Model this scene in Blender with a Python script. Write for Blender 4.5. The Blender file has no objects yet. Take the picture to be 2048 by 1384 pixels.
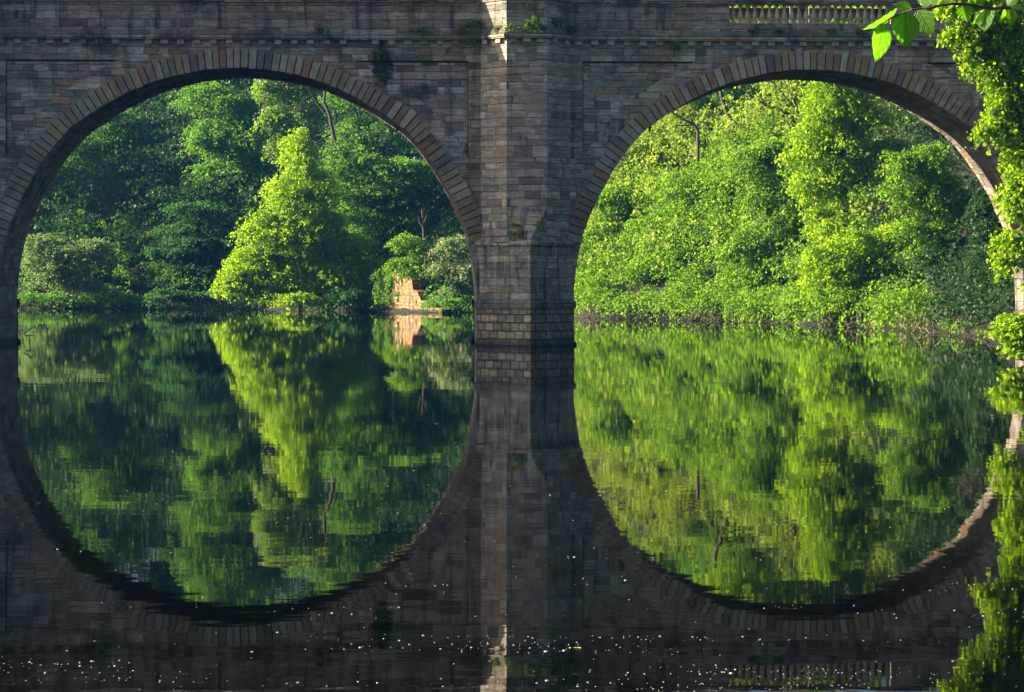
import bpy, math, random
import numpy as np
from mathutils import Vector, Matrix
from mathutils.geometry import tessellate_polygon

SC = bpy.context.scene
COL = SC.collection
random.seed(7)
RNG = np.random.default_rng(7)
R = math.radians

# ---------------------------------------------------------------- camera
F_PX, HOR, CAM_H, CAM_D = 5060.0, 560.0, 2.957, 115.0
YAW = math.atan(0.0383)
CAM_X = -CAM_D * math.tan(math.atan(27 / F_PX) + YAW)
cam_d = bpy.data.cameras.new("camera")
cam = bpy.data.objects.new("camera", cam_d)
COL.objects.link(cam)
cam.location = (CAM_X, -CAM_D, CAM_H)
cam.rotation_euler = (R(90), 0, -YAW)
cam_d.sensor_width = 36.0
cam_d.lens = 36.0 * F_PX / 2048
cam_d.shift_y = -(692 - HOR) / 2048
cam_d.clip_start = 0.1
cam_d.clip_end = 3000
SC.camera = cam

# ---------------------------------------------------------------- light
SUN_EL, SUN_PHI = 20.0, 8.0          # elevation; degrees behind the bridge's line, from the left
w = bpy.data.worlds.new("World")
SC.world = w
w.use_nodes = True
wn = w.node_tree
sky = wn.nodes.new("ShaderNodeTexSky")
sky.sky_type = 'NISHITA'
sky.sun_disc = False
sky.sun_elevation = R(SUN_EL)
sky.sun_rotation = R(-90 + SUN_PHI)
sky.air_density = 1.0
sky.dust_density = 4.0
sky.ozone_density = 2.0
wn.links.new(sky.outputs[0], wn.nodes["Background"].inputs[0])
wn.nodes["Background"].inputs[1].default_value = 0.05
sun_d = bpy.data.lights.new("sun", 'SUN')
sun_d.energy = 5.0
sun_d.angle = R(0.6)
sun_d.color = (1.0, 0.84, 0.62)
sun = bpy.data.objects.new("sun", sun_d)
COL.objects.link(sun)
sdir = Vector((-math.cos(R(SUN_PHI)) * math.cos(R(SUN_EL)), math.sin(R(SUN_PHI)) * math.cos(R(SUN_EL)), math.sin(R(SUN_EL))))
sun.rotation_euler = sdir.to_track_quat('Z', 'Y').to_euler()
sun.location = (-60, 10, 60)
SC.view_settings.view_transform = 'Standard'
SC.view_settings.look = 'None'
SC.view_settings.gamma = 1.0
SC.view_settings.exposure = 2.18
cy = SC.cycles
cy.max_bounces = 7
cy.diffuse_bounces = 2
cy.glossy_bounces = 3
cy.transmission_bounces = 4
cy.volume_bounces = 0
cy.transparent_max_bounces = 4
cy.caustics_reflective = False
cy.caustics_refractive = False
cy.use_denoising = True
cy.sample_clamp_indirect = 4.0

# ---------------------------------------------------------------- helpers
def at(px, py, Y):
    """point where the photograph's pixel meets the vertical plane y = Y"""
    s, c = math.sin(YAW), math.cos(YAW)
    a = (px - 1024) / F_PX
    dx, dy, dz = s + c * a, c - s * a, (HOR - py) / F_PX
    k = (Y + CAM_D) / dy
    return Vector((CAM_X + dx * k, Y, CAM_H + dz * k))

def water_at(px, py):
    s, c = math.sin(YAW), math.cos(YAW)
    a = (px - 1024) / F_PX
    k = CAM_H * F_PX / (py - HOR)
    return Vector((CAM_X + (s + c * a) * k, -CAM_D + (c - s * a) * k, 0))

def ppm(Y):
    return F_PX / (Y + CAM_D)

def tag(o, label=None, cat=None, group=None, kind=None):
    if label: o['label'] = label
    if cat: o['category'] = cat
    if group: o['group'] = group
    if kind: o['kind'] = kind
    return o

def empty(name, loc, label=None, cat=None, group=None):
    o = bpy.data.objects.new(name, None)
    COL.objects.link(o)
    o.location = loc
    o.empty_display_size = 0.3
    return tag(o, label, cat, group)

def link(name, me, mat, parent=None):
    o = bpy.data.objects.new(name, me)
    COL.objects.link(o)
    if mat is not None and not me.materials:
        me.materials.append(mat)
    if parent is not None:
        o.parent = parent
        o.location = -Vector(parent.matrix_world.translation) if False else (0, 0, 0)
    return o

class MB:
    """collects faces with uv in metres and one random value a face; built as one mesh"""
    def __init__(self):
        self.v, self.f, self.uv, self.rnd = [], [], [], []
    def face(self, pts, uvs=None, rnd=0.5):
        n = len(self.v)
        self.v.extend([tuple(p) for p in pts])
        self.f.append(tuple(range(n, n + len(pts))))
        if uvs is None:
            uvs = [(p[0], p[2]) for p in pts]
        self.uv.extend(uvs)
        self.rnd.append(rnd)
    def box(self, x0, x1, y0, y1, z0, z1, rnd=0.5):
        P = lambda x, y, z: (x, y, z)
        c = [P(x0, y0, z0), P(x1, y0, z0), P(x1, y1, z0), P(x0, y1, z0), P(x0, y0, z1), P(x1, y0, z1), P(x1, y1, z1), P(x0, y1, z1)]
        for ids, m in (((0, 1, 5, 4), 0), ((1, 2, 6, 5), 1), ((2, 3, 7, 6), 0), ((3, 0, 4, 7), 1), ((4, 5, 6, 7), 2), ((3, 2, 1, 0), 2)):
            pts = [c[i] for i in ids]
            uv = [(p[0], p[2]) if m == 0 else (p[1], p[2]) if m == 1 else (p[0], p[1]) for p in pts]
            self.face(pts, uv, rnd)
    def hexa(self, c, rnd=0.5, uvo=(0, 0)):
        for ids in ((0, 1, 5, 4), (1, 2, 6, 5), (2, 3, 7, 6), (3, 0, 4, 7), (4, 5, 6, 7), (3, 2, 1, 0)):
            pts = [c[i] for i in ids]
            self.face(pts, [(p[0] + uvo[0], p[2] + uvo[1]) for p in pts], rnd)
    def build(self, name, mat, parent=None, off=(0, 0, 0), merge=False, smooth=False):
        me = bpy.data.meshes.new(name)
        o3 = Vector(off)
        me.from_pydata([tuple(Vector(p) - o3) for p in self.v], [], self.f)
        uvl = me.uv_layers.new(name="UVMap")
        uvl.data.foreach_set("uv", np.array(self.uv, dtype=np.float32).ravel())
        at_ = me.attributes.new("rnd", 'FLOAT', 'FACE')
        at_.data.foreach_set("value", np.array(self.rnd, dtype=np.float32))
        if merge:
            import bmesh
            bm = bmesh.new(); bm.from_mesh(me)
            bmesh.ops.remove_doubles(bm, verts=bm.verts, dist=0.0005)
            bmesh.ops.recalc_face_normals(bm, faces=bm.faces)
            bm.to_mesh(me); bm.free()
        if smooth:
            me.polygons.foreach_set("use_smooth", [True] * len(me.polygons))
        me.update()
        return link(name, me, mat, parent)

# ---------------------------------------------------------------- node shorthand
class NT:
    def __init__(self, name):
        self.m = bpy.data.materials.new(name)
        self.m.use_nodes = True
        self.t = self.m.node_tree
        self.b = self.t.nodes["Principled BSDF"]
        self.out = self.t.nodes["Material Output"]
    def n(self, kind, **kw):
        x = self.t.nodes.new(kind)
        for k, v in kw.items():
            setattr(x, k, v)
        return x
    def put(self, sock, v):
        if isinstance(v, bpy.types.NodeSocket): self.t.links.new(v, sock)
        elif v is not None: sock.default_value = v
    def math(self, op, a, b=None, c=None):
        x = self.n("ShaderNodeMath", operation=op)
        for i, v in enumerate((a, b, c)):
            self.put(x.inputs[i], v)
        return x.outputs[0]
    def comb(self, x, y, z=0.0):
        k = self.n("ShaderNodeCombineXYZ")
        for i, v in enumerate((x, y, z)): self.put(k.inputs[i], v)
        return k.outputs[0]
    def sep(self, v):
        k = self.n("ShaderNodeSeparateXYZ"); self.put(k.inputs[0], v)
        return k.outputs
    def noise(self, vec, scale, detail=3.0, rough=0.55, dims='3D', dist=0.0):
        k = self.n("ShaderNodeTexNoise", noise_dimensions=dims)
        if dims == '1D': self.put(k.inputs['W'], vec)
        elif vec is not None: self.put(k.inputs['Vector'], vec)
        k.inputs['Scale'].default_value = scale
        k.inputs['Detail'].default_value = detail
        k.inputs['Roughness'].default_value = rough
        k.inputs['Distortion'].default_value = dist
        return k.outputs[0]
    def white(self, vec, dims='2D'):
        k = self.n("ShaderNodeTexWhiteNoise", noise_dimensions=dims)
        self.put(k.inputs['W' if dims == '1D' else 'Vector'], vec)
        return k.outputs
    def ramp(self, fac, stops, interp='LINEAR'):
        k = self.n("ShaderNodeValToRGB")
        k.color_ramp.interpolation = interp
        e = k.color_ramp.elements
        while len(e) > 1: e.remove(e[-1])
        e[0].position = stops[0][0]; e[0].color = (*stops[0][1], 1)
        for p, c in stops[1:]:
            q = e.new(p); q.color = (*c, 1)
        self.put(k.inputs[0], fac)
        return k.outputs[0]
    def mix(self, fac, a, b, mode='MIX'):
        k = self.n("ShaderNodeMix", data_type='RGBA', blend_type=mode)
        self.put(k.inputs[0], fac)
        for s, v in ((k.inputs[6], a), (k.inputs[7], b)):
            self.put(s, v if isinstance(v, bpy.types.NodeSocket) else (*v, 1))
        return k.outputs[2]
    def mapr(self, v, a, b, c=0.0, d=1.0):
        k = self.n("ShaderNodeMapRange", interpolation_type='SMOOTHSTEP')
        self.put(k.inputs[0], v)
        for i, q in enumerate((a, b, c, d)): k.inputs[i + 1].default_value = q
        return k.outputs[0]
    def bump(self, h, dist, strength=1.0, normal=None):
        k = self.n("ShaderNodeBump")
        self.put(k.inputs['Height'], h)
        k.inputs['Distance'].default_value = dist
        k.inputs['Strength'].default_value = strength
        if normal is not None: self.put(k.inputs['Normal'], normal)
        return k.outputs[0]
    def base(self, col, rough=0.85, normal=None, spec=0.25):
        self.put(self.b.inputs['Base Color'], col if isinstance(col, bpy.types.NodeSocket) else (*col, 1))
        self.put(self.b.inputs['Roughness'], rough)
        self.b.inputs['Specular IOR Level'].default_value = spec
        if normal is not None: self.put(self.b.inputs['Normal'], normal)
        return self.m

WALL_PAL = [(0.0, (.14, .13, .12)), (.14, (.25, .23, .20)), (.3, (.34, .285, .215)), (.45, (.25, .18, .135)), (.6, (.37, .34, .29)), (.75, (.33, .265, .175)), (.88, (.39, .36, .31)), (1.0, (.36, .19, .10))]
PLINTH_PAL = [(0.0, (.17, .14, .10)), (.3, (.27, .22, .13)), (.6, (.21, .18, .13)), (.85, (.30, .25, .17)), (1.0, (.24, .16, .12))]

def masonry(name, h=0.28, wd=0.8, pal=WALL_PAL, joint=0.02, joint_dark=0.75, soot=0.5, moss=0.2, streak=0.5, bumpd=0.035, vary=0.10, base_tint=None, stains=()):
    t = NT(name)
    uvn = t.n("ShaderNodeUVMap"); uvn.uv_map = "UVMap"
    s = t.sep(uvn.outputs[0]); u, v = s[0], s[1]
    geo = t.n("ShaderNodeNewGeometry"); pos = geo.outputs['Position']
    wob = t.noise(uvn.outputs[0], 2.2, 2.0)
    v1 = t.math('ADD', v, t.math('MULTIPLY', t.math('SUBTRACT', t.noise(v, 1.6, 1.0, dims='1D'), .5), vary * 3))
    v1 = t.math('ADD', v1, t.math('MULTIPLY', t.math('SUBTRACT', wob, .5), .035))
    vs = t.math('DIVIDE', v1, h)
    row = t.math('FLOOR', vs)
    fv = t.math('FRACT', vs)
    rr = t.white(row, '1D')[0]
    width = t.math('MULTIPLY', t.math('ADD', t.math('MULTIPLY', rr, 0.9 if vary else 0.0), .6 if vary else 1.0), wd)
    shift = t.math('MULTIPLY', rr, 37.7) if vary else t.math('MULTIPLY', t.math('MODULO', row, 2.0), .5)
    jw = t.math('MULTIPLY', t.math('SUBTRACT', t.noise(t.comb(t.math('MULTIPLY', u, 1.0), t.math('MULTIPLY', row, 3.7)), 1.1, 1.0, dims='2D'), .5), 1.6 if vary else 0.05)
    us = t.math('ADD', t.math('ADD', t.math('DIVIDE', u, width), shift), jw)
    cell = t.math('FLOOR', us)
    fu = t.math('FRACT', us)
    wn_ = t.white(t.comb(cell, row), '2D')
    r1 = wn_[0]
    r2 = t.sep(wn_[1])[1]
    r3 = t.sep(wn_[1])[2]
    du = t.math('MULTIPLY', t.math('MINIMUM', fu, t.math('SUBTRACT', 1.0, fu)), width)
    dv = t.math('MULTIPLY', t.math('MINIMUM', fv, t.math('SUBTRACT', 1.0, fv)), h)
    d = t.math('MINIMUM', du, dv)
    fine = t.noise(pos, 14.0, 4.0, .6)
    d = t.math('ADD', d, t.math('MULTIPLY', t.math('SUBTRACT', fine, .5), .045))
    stone = t.mapr(d, joint * .25, joint)          # 0 in the joint
    # bedding lines of the sandstone
    bed = t.noise(t.comb(t.math('MULTIPLY', u, 1.3), t.math('ADD', t.math('MULTIPLY', v, 9.5), t.math('MULTIPLY', r2, 90.0))), 1.0, 4.0, .65, dims='2D', dist=.6)
    big = t.noise(pos, .55, 5.0, .62)
    mid = t.noise(pos, 3.1, 4.0, .6)
    col = t.ramp(r1, pal)
    if base_tint: col = t.mix(base_tint[0], col, base_tint[1])
    val = t.math('MULTIPLY', t.mapr(bed, .28, .72, .6, 1.35), t.math('ADD', t.math('MULTIPLY', r3, .8), .64))
    col = t.mix(1.0, col, t.comb(val, val, val), 'MULTIPLY')
    col = t.mix(t.mapr(mid, .48, .70, 0.0, .5), col, (.17, .165, .16))
    col = t.mix(t.mapr(t.noise(pos, 1.1, 3.0), .56, .72, 0, .55), col, (.28, .16, .09))
    col = t.mix(t.math('MULTIPLY', t.mapr(big, .48, .70), soot), col, (.028, .030, .030))
    stv = t.noise(t.comb(t.math('MULTIPLY', u, 2.2), t.math('MULTIPLY', v, .22)), 1.0, 4.0, .6, dims='2D')
    col = t.mix(t.math('MULTIPLY', t.mapr(stv, .53, .74), streak), col, (.035, .040, .038))
    col = t.mix(t.mapr(stv, .42, .30, 0, .3 * streak), col, (.42, .40, .36))
    col = t.mix(t.math('MULTIPLY', t.mapr(t.noise(pos, .8, 5.0, .7), .52, .68), moss), col, (.06, .085, .03))
    px_ = t.sep(pos)
    for (sx, sz, rx, rz, strength) in stains:
        ex = t.math('DIVIDE', t.math('SUBTRACT', px_[0], sx), rx)
        ez = t.math('DIVIDE', t.math('SUBTRACT', px_[2], sz), rz)
        rad = t.math('SQRT', t.math('ADD', t.math('MULTIPLY', ex, ex), t.math('MULTIPLY', ez, ez)))
        rad = t.math('ADD', rad, t.math('MULTIPLY', t.math('SUBTRACT', mid, .5), 1.9))
        col = t.mix(t.mapr(rad, 1.05, .45, 0, strength), col, (.014, .018, .018))
    jc = t.math('MULTIPLY', t.math('SUBTRACT', 1.0, stone), joint_dark)
    jv = t.noise(pos, 1.7, 3.0)
    jc = t.math('MULTIPLY', jc, t.mapr(jv, .40, .62, .12 if vary else .8, 1.0))
    col = t.mix(jc, col, (.022, .022, .024))
    # wet, dark band just above the water
    wet = t.mapr(t.math('ADD', px_[2], t.math('MULTIPLY', t.math('SUBTRACT', mid, .5), .25)), .42, .12, 0.0, .85)
    col = t.mix(wet, col, (.02, .02, .017))
    hgt = t.math('ADD', t.math('MULTIPLY', stone, .8), t.math('ADD', t.math('MULTIPLY', bed, .45), t.math('MULTIPLY', fine, .35)))
    hgt = t.math('ADD', hgt, t.math('MULTIPLY', r2, .35))
    return t.base(col, .9, t.bump(hgt, bumpd), .2)

def block_stone(name, pal, dark=.4):
    t = NT(name)
    a = t.n("ShaderNodeAttribute"); a.attribute_name = "rnd"
    geo = t.n("ShaderNodeNewGeometry"); pos = geo.outputs['Position']
    n1 = t.noise(pos, 5.0, 5.0, .62); n2 = t.noise(pos, 22.0, 4.0, .6); n3 = t.noise(pos, .9, 4.0, .6)
    col = t.ramp(a.outputs['Fac'], pal)
    val = t.math('ADD', t.math('MULTIPLY', n1, 1.3), .38)
    col = t.mix(1.0, col, t.comb(val, val, val), 'MULTIPLY')
    col = t.mix(t.mapr(n3, .48, .68, 0, dark), col, (.035, .038, .036))
    col = t.mix(t.mapr(n2, .55, .75, 0, .5), col, (.10, .10, .09))
    h = t.math('ADD', t.math('MULTIPLY', n1, 1.0), t.math('MULTIPLY', n2, .4))
    return t.base(col, .9, t.bump(h, .03), .2)

VOUS_PAL = [(0.0, (.13, .12, .11)), (.2, (.33, .29, .19)), (.4, (.25, .17, .125)), (.6, (.38, .35, .29)), (.8, (.32, .255, .13)), (1.0, (.26, .14, .09))]
DENT_PAL = [(0.0, (.16, .16, .16)), (.35, (.34, .31, .26)), (.7, (.38, .36, .33)), (1.0, (.30, .22, .14))]

P15 = at(762, 150, 0)
M_wall = masonry("sandstone_ashlar", h=.33, wd=.9, stains=((at(765, 130, 0).x, at(765, 130, 0).z, .55, 1.3, .95), (at(775, 215, 0).x, at(775, 215, 0).z, .9, .8, .8), (at(830, 185, 0).x, at(830, 185, 0).z, 1.0, .45, .75), (at(1500, 112, 0).x, at(1500, 112, 0).z, .5, .4, .6)))
M_panel = M_wall
M_para = masonry("parapet_stone", h=.36, wd=1.25, soot=.7, moss=.25, streak=.75, base_tint=(.45, (.20, .15, .12)), joint_dark=.85)
M_pil = masonry("pilaster_stone", h=.33, wd=1.0, soot=.12, moss=.22, streak=.25, base_tint=(.4, (.37, .31, .24)))
M_cut = masonry("cutwater_stone", h=.34, wd=.75, soot=.55, moss=.45, streak=1.0, base_tint=(.35, (.26, .22, .17)))
M_plinth = masonry("plinth_blocks", h=.372, wd=.55, pal=PLINTH_PAL, joint=.045, joint_dark=1.0, soot=.3, moss=.6, streak=.5, vary=0.0, bumpd=.05)
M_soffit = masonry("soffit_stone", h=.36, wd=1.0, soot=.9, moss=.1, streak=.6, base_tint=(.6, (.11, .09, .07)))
M_vous = block_stone("voussoir_stone", VOUS_PAL)
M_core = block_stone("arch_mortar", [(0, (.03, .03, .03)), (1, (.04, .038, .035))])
M_dent = block_stone("dentil_stone", DENT_PAL, .25)
M_corn = masonry("cornice_stone", h=.9, wd=1.5, soot=.75, moss=.3, streak=.6, joint=.03)
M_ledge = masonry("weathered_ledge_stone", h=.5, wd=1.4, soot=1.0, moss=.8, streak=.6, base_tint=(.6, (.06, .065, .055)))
M_balu = block_stone("baluster_stone", [(0, (.38, .33, .22)), (1, (.46, .40, .28))], .2)
M_asph = NT("old_asphalt").base((.06, .06, .058), .9)

# ---------------------------------------------------------------- bridge
W = 6.05
PITCH = 26.1
PIERS = [-26.1, 0.0, 26.1]
ARCHES = [-13.05, 13.05]
Z = lambda py: CAM_H + (HOR - py) / 44.0
bridge = empty("stone_bridge", (0, 0, 0), "sandstone river bridge with two round arches, faceted pier and balustraded parapet", "bridge")

TAB = [(0, 136), (85, 143.5), (170, 165), (251, 203), (300, 234), (340, 265), (386, 321), (418, 374), (438, 415), (455, 455), (467, 500), (474, 540), (478, 580), (479, 612)]
def dense_profile():
    half = [(x / 44.1, CAM_H + (HOR - y) / 44.1) for x, y in TAB]
    pts = [(-x, z) for x, z in half[::-1]] + half[1:]
    out = []
    for i in range(len(pts) - 1):
        p0 = pts[max(i - 1, 0)]; p1 = pts[i]; p2 = pts[i + 1]; p3 = pts[min(i + 2, len(pts) - 1)]
        for k in range(12):
            t = k / 12
            out.append(tuple(.5 * ((2 * p1[j]) + (-p0[j] + p2[j]) * t + (2 * p0[j] - 5 * p1[j] + 4 * p2[j] - p3[j]) * t * t + (-p0[j] + 3 * p1[j] - 3 * p2[j] + p3[j]) * t ** 3) for j in (0, 1)))
    out.append(pts[-1])
    out = [(out[0][0], -1.6)] + out + [(out[-1][0], -1.6)]
    P = np.array(out)
    s = np.concatenate([[0], np.cumsum(np.hypot(*np.diff(P, axis=0).T))])
    return P, s
PROF, PROF_S = dense_profile()
def prof(s, off=0.0):
    x = np.interp(s, PROF_S, PROF[:, 0]); z = np.interp(s, PROF_S, PROF[:, 1])
    e = .25
    tx = np.interp(s + e, PROF_S, PROF[:, 0]) - np.interp(s - e, PROF_S, PROF[:, 0])
    tz = np.interp(s + e, PROF_S, PROF[:, 1]) - np.interp(s - e, PROF_S, PROF[:, 1])
    L = math.hypot(tx, tz)
    return x - tz / L * off, z + tx / L * off
LEN = PROF_S[-1]
def s_of_z(zz, side):        # arc position of a height on one side
    ss = np.linspace(0, LEN / 2, 400)
    z = np.interp(ss, PROF_S, PROF[:, 1])
    s = float(np.interp(zz, z, ss))
    return s if side < 0 else LEN - s
Z_COR = Z(81)
Z_SPR = Z(487)

def ring_poly(C, off, s0, s1, n=90):
    return [(C + prof(s, off)[0], prof(s, off)[1]) for s in np.linspace(s0, s1, n)]

PANEL_TOP = Z(121.5)
def panel_outline(C, side):
    """spandrel panel: vertical near the pier, flat top, arc beside the arch"""
    xv = C + side * (13.05 - 2.60)
    pts = []
    for s in (np.linspace(s_of_z(5, side), LEN / 2, 160)):
        x, z = prof(s, 1.50)
        x += C
        if z < PANEL_TOP and (x - xv) * side < 0:
            pts.append((x, z))
    pts = [p for p in pts if abs(p[0] - C) > 4.0]
    a = pts[0]; b = pts[-1]
    return [(xv, a[1] - .05)] + pts[::4] + [pts[-1], (b[0], PANEL_TOP), (xv, PANEL_TOP)]

def wall_face(mb, C, y, sgn, panels=True):
    outer = [(C - 13.05, -1.6)] + [(C + prof(s, .74)[0], prof(s, .74)[1]) for s in np.linspace(1.2, LEN - 1.2, 140)]
    s_lo = outer[1]; s_hi = outer[-1]
    # below the springing the wall stands back to the intrados
    zs = Z_SPR
    mid = [p for p in outer[1:] if p[1] > zs]
    il = prof(s_of_z(zs, -1), .02); ir = prof(s_of_z(zs, 1), .02)
    low_l = [(C + prof(s, .02)[0], prof(s, .02)[1]) for s in np.linspace(.1, s_of_z(zs, -1), 14)]
    low_r = [(C + prof(s, .02)[0], prof(s, .02)[1]) for s in np.linspace(s_of_z(zs, 1), LEN - .1, 14)]
    poly = [(C - 13.05, -1.6)] + low_l + mid + low_r + [(C + 13.05, -1.6), (C + 13.05, Z_COR + .06), (C - 13.05, Z_COR + .06)]
    loops = [poly]
    if panels:
        loops += [panel_outline(C, -1), panel_outline(C, 1)]
    flat = [p for l in loops for p in l]
    tris = tessellate_polygon([[Vector((p[0], p[1], 0)) for p in l] for l in loops])
    for t in tris:
        pts = [flat[i] for i in t]
        area = (pts[1][0] - pts[0][0]) * (pts[2][1] - pts[0][1]) - (pts[2][0] - pts[0][0]) * (pts[1][1] - pts[0][1])
        if abs(area) < 1e-7: continue
        if (area > 0) != (sgn < 0): pts = pts[::-1]
        mb.face([(p[0], y, p[1]) for p in pts], [(p[0], p[1]) for p in pts])
    if panels:
        dpt = -sgn * .14; dsl = -sgn * .40
        for l in loops[1:]:
            n = len(l)
            for i in range(n):
                a, b = l[i], l[(i + 1) % n]
                mb.face([(a[0], y, a[1]), (b[0], y, b[1]), (b[0], y + dsl, b[1]), (a[0], y + dsl, a[1])], [(a[0], a[1]), (b[0], b[1]), (b[0], b[1] + .4), (a[0], a[1] + .4)])
            sd_ = 1 if l[0][0] > C else -1
            l = [(min(p[0] * sd_, l[0][0] * sd_ - .035) * sd_, min(p[1], PANEL_TOP - .075)) for p in l]
            for t in tessellate_polygon([[Vector((p[0], p[1], 0)) for p in l]]):
                pts = [l[i] for i in t]
                area = (pts[1][0] - pts[0][0]) * (pts[2][1] - pts[0][1]) - (pts[2][0] - pts[0][0]) * (pts[1][1] - pts[0][1])
                if (area > 0) != (sgn < 0): pts = pts[::-1]
                mb.face([(p[0], y + dpt, p[1]) for p in pts], [(p[0] + 3.3, p[1] + .13) for p in pts])

for side, y, sgn in (("upstream", 0.0, -1), ("far", W, 1)):
    mb = MB()
    for C in ARCHES:
        wall_face(mb, C, y, sgn)
    for x0, x1 in ((-75, -26.1), (26.1, 75)):
        pts = [(x0, y, -1.6), (x1, y, -1.6), (x1, y, Z_COR + .06), (x0, y, Z_COR + .06)]
        mb.face(pts if sgn < 0 else pts[::-1])
    mb.build("spandrel_wall", M_wall, bridge)

# arch rings (voussoirs), mortar behind them, soffit
for C in ARCHES:
    s0, s1 = s_of_z(Z_SPR, -1), s_of_z(Z_SPR, 1)
    for y0, y1, fr in ((-.08, .42, 0), (W + .08, W - .42, 1)):
        mb = MB()
        s = s0
        n = 0
        while s < s1 - .2:
            wd = random.uniform(.285, .375)
            if s + wd > s1 - .15: wd = s1 - s
            a, b = s + .024, s + wd - .024
            L = .84 + random.uniform(-.07, .05)
            if random.random() < .12: L += .08
            pr = random.uniform(-.04, .04) * (1 if y0 < 0 else -1)
            inn = random.uniform(-.018, .02)
            r = random.random()
            c = []
            for yy in (y0 + pr, y1):
                for ss, off in ((a, inn), (b, inn + random.uniform(-.01, .01)), (b, L + random.uniform(-.015, .015)), (a, L)):
                    x, z = prof(ss, off)
                    c.append((C + x, yy, z))
            # pull the two outer corners in a little: worn arris
            mb.hexa(c, r, (n * .7, 0))
            s += wd; n += 1
        o = mb.build("arch_ring", M_vous, bridge)
        bv = o.modifiers.new("bevel", 'BEVEL'); bv.width = .035; bv.segments = 2
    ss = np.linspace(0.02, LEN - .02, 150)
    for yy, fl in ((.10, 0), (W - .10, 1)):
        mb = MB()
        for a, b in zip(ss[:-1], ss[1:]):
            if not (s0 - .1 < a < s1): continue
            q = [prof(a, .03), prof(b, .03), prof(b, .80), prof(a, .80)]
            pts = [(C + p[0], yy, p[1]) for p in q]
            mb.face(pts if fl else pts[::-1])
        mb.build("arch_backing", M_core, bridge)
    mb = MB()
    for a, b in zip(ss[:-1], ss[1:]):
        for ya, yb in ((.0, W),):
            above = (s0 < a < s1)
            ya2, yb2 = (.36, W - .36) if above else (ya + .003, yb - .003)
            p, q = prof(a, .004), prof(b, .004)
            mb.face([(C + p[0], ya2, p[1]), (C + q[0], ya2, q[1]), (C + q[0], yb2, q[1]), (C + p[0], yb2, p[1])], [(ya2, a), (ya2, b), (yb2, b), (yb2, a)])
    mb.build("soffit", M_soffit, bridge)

# plan path of the parapet line, round every pilaster
PW, PF, PD = 2.03, .91, 1.32
def path_pts(sgn, x0=-75, x1=75):
    """front (sgn -1) or back (sgn 1) plan line"""
    yb = 0 if sgn < 0 else W
    pts = [(x0, yb)]
    for xc in PIERS:
        if x0 < xc - PW and xc + PW < x1:
            pts += [(xc - PW, yb), (xc - PF, yb + sgn * PD), (xc + PF, yb + sgn * PD), (xc + PW, yb)]
    pts.append((x1, yb))
    return pts

def extrude(mb, path, prof_, sgn, closed_ends=True, rnd=.5):
    """profile = list of (outward offset, z); mitred along the plan path"""
    P = [Vector(p) for p in path]
    n = len(P)
    offs = []
    for i in range(n):
        ns = []
        if i > 0:
            d = (P[i] - P[i - 1]).normalized(); ns.append(Vector((d.y, -d.x)) * (1 if sgn < 0 else -1))
        if i < n - 1:
            d = (P[i + 1] - P[i]).normalized(); ns.append(Vector((d.y, -d.x)) * (1 if sgn < 0 else -1))
        m = sum(ns, Vector((0, 0)))
        m.normalize()
        offs.append(m / max(.3, m.dot(ns[0])))
    u = [0]
    for i in range(1, n): u.append(u[-1] + (P[i] - P[i - 1]).length)
    rows = [[(P[i].x + offs[i].x * o, P[i].y + offs[i].y * o, z) for i in range(n)] for o, z in prof_]
    vv = [0]
    for k in range(1, len(prof_)):
        vv.append(vv[-1] + math.hypot(prof_[k][0] - prof_[k - 1][0], prof_[k][1] - prof_[k - 1][1]))
    z0 = prof_[0][1]
    for k in range(len(prof_) - 1):
        for i in range(n - 1):
            L = max(1, int((P[i + 1] - P[i]).length / 6))
            q = [rows[k][i], rows[k][i + 1], rows[k + 1][i + 1], rows[k + 1][i]]
            uv = [(u[i] + path[0][0], z0 + vv[k]), (u[i + 1] + path[0][0], z0 + vv[k]), (u[i + 1] + path[0][0], z0 + vv[k + 1]), (u[i] + path[0][0], z0 + vv[k + 1])]
            if sgn > 0: q, uv = q[::-1], uv[::-1]
            mb.face(q, uv, rnd)
    if closed_ends:
        for i in (0, n - 1):
            pts = [rows[k][i] for k in range(len(prof_))]
            if len(pts) > 2:
                mb.face(pts if i == 0 else pts[::-1], [(p[1], p[2]) for p in pts], rnd)

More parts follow.
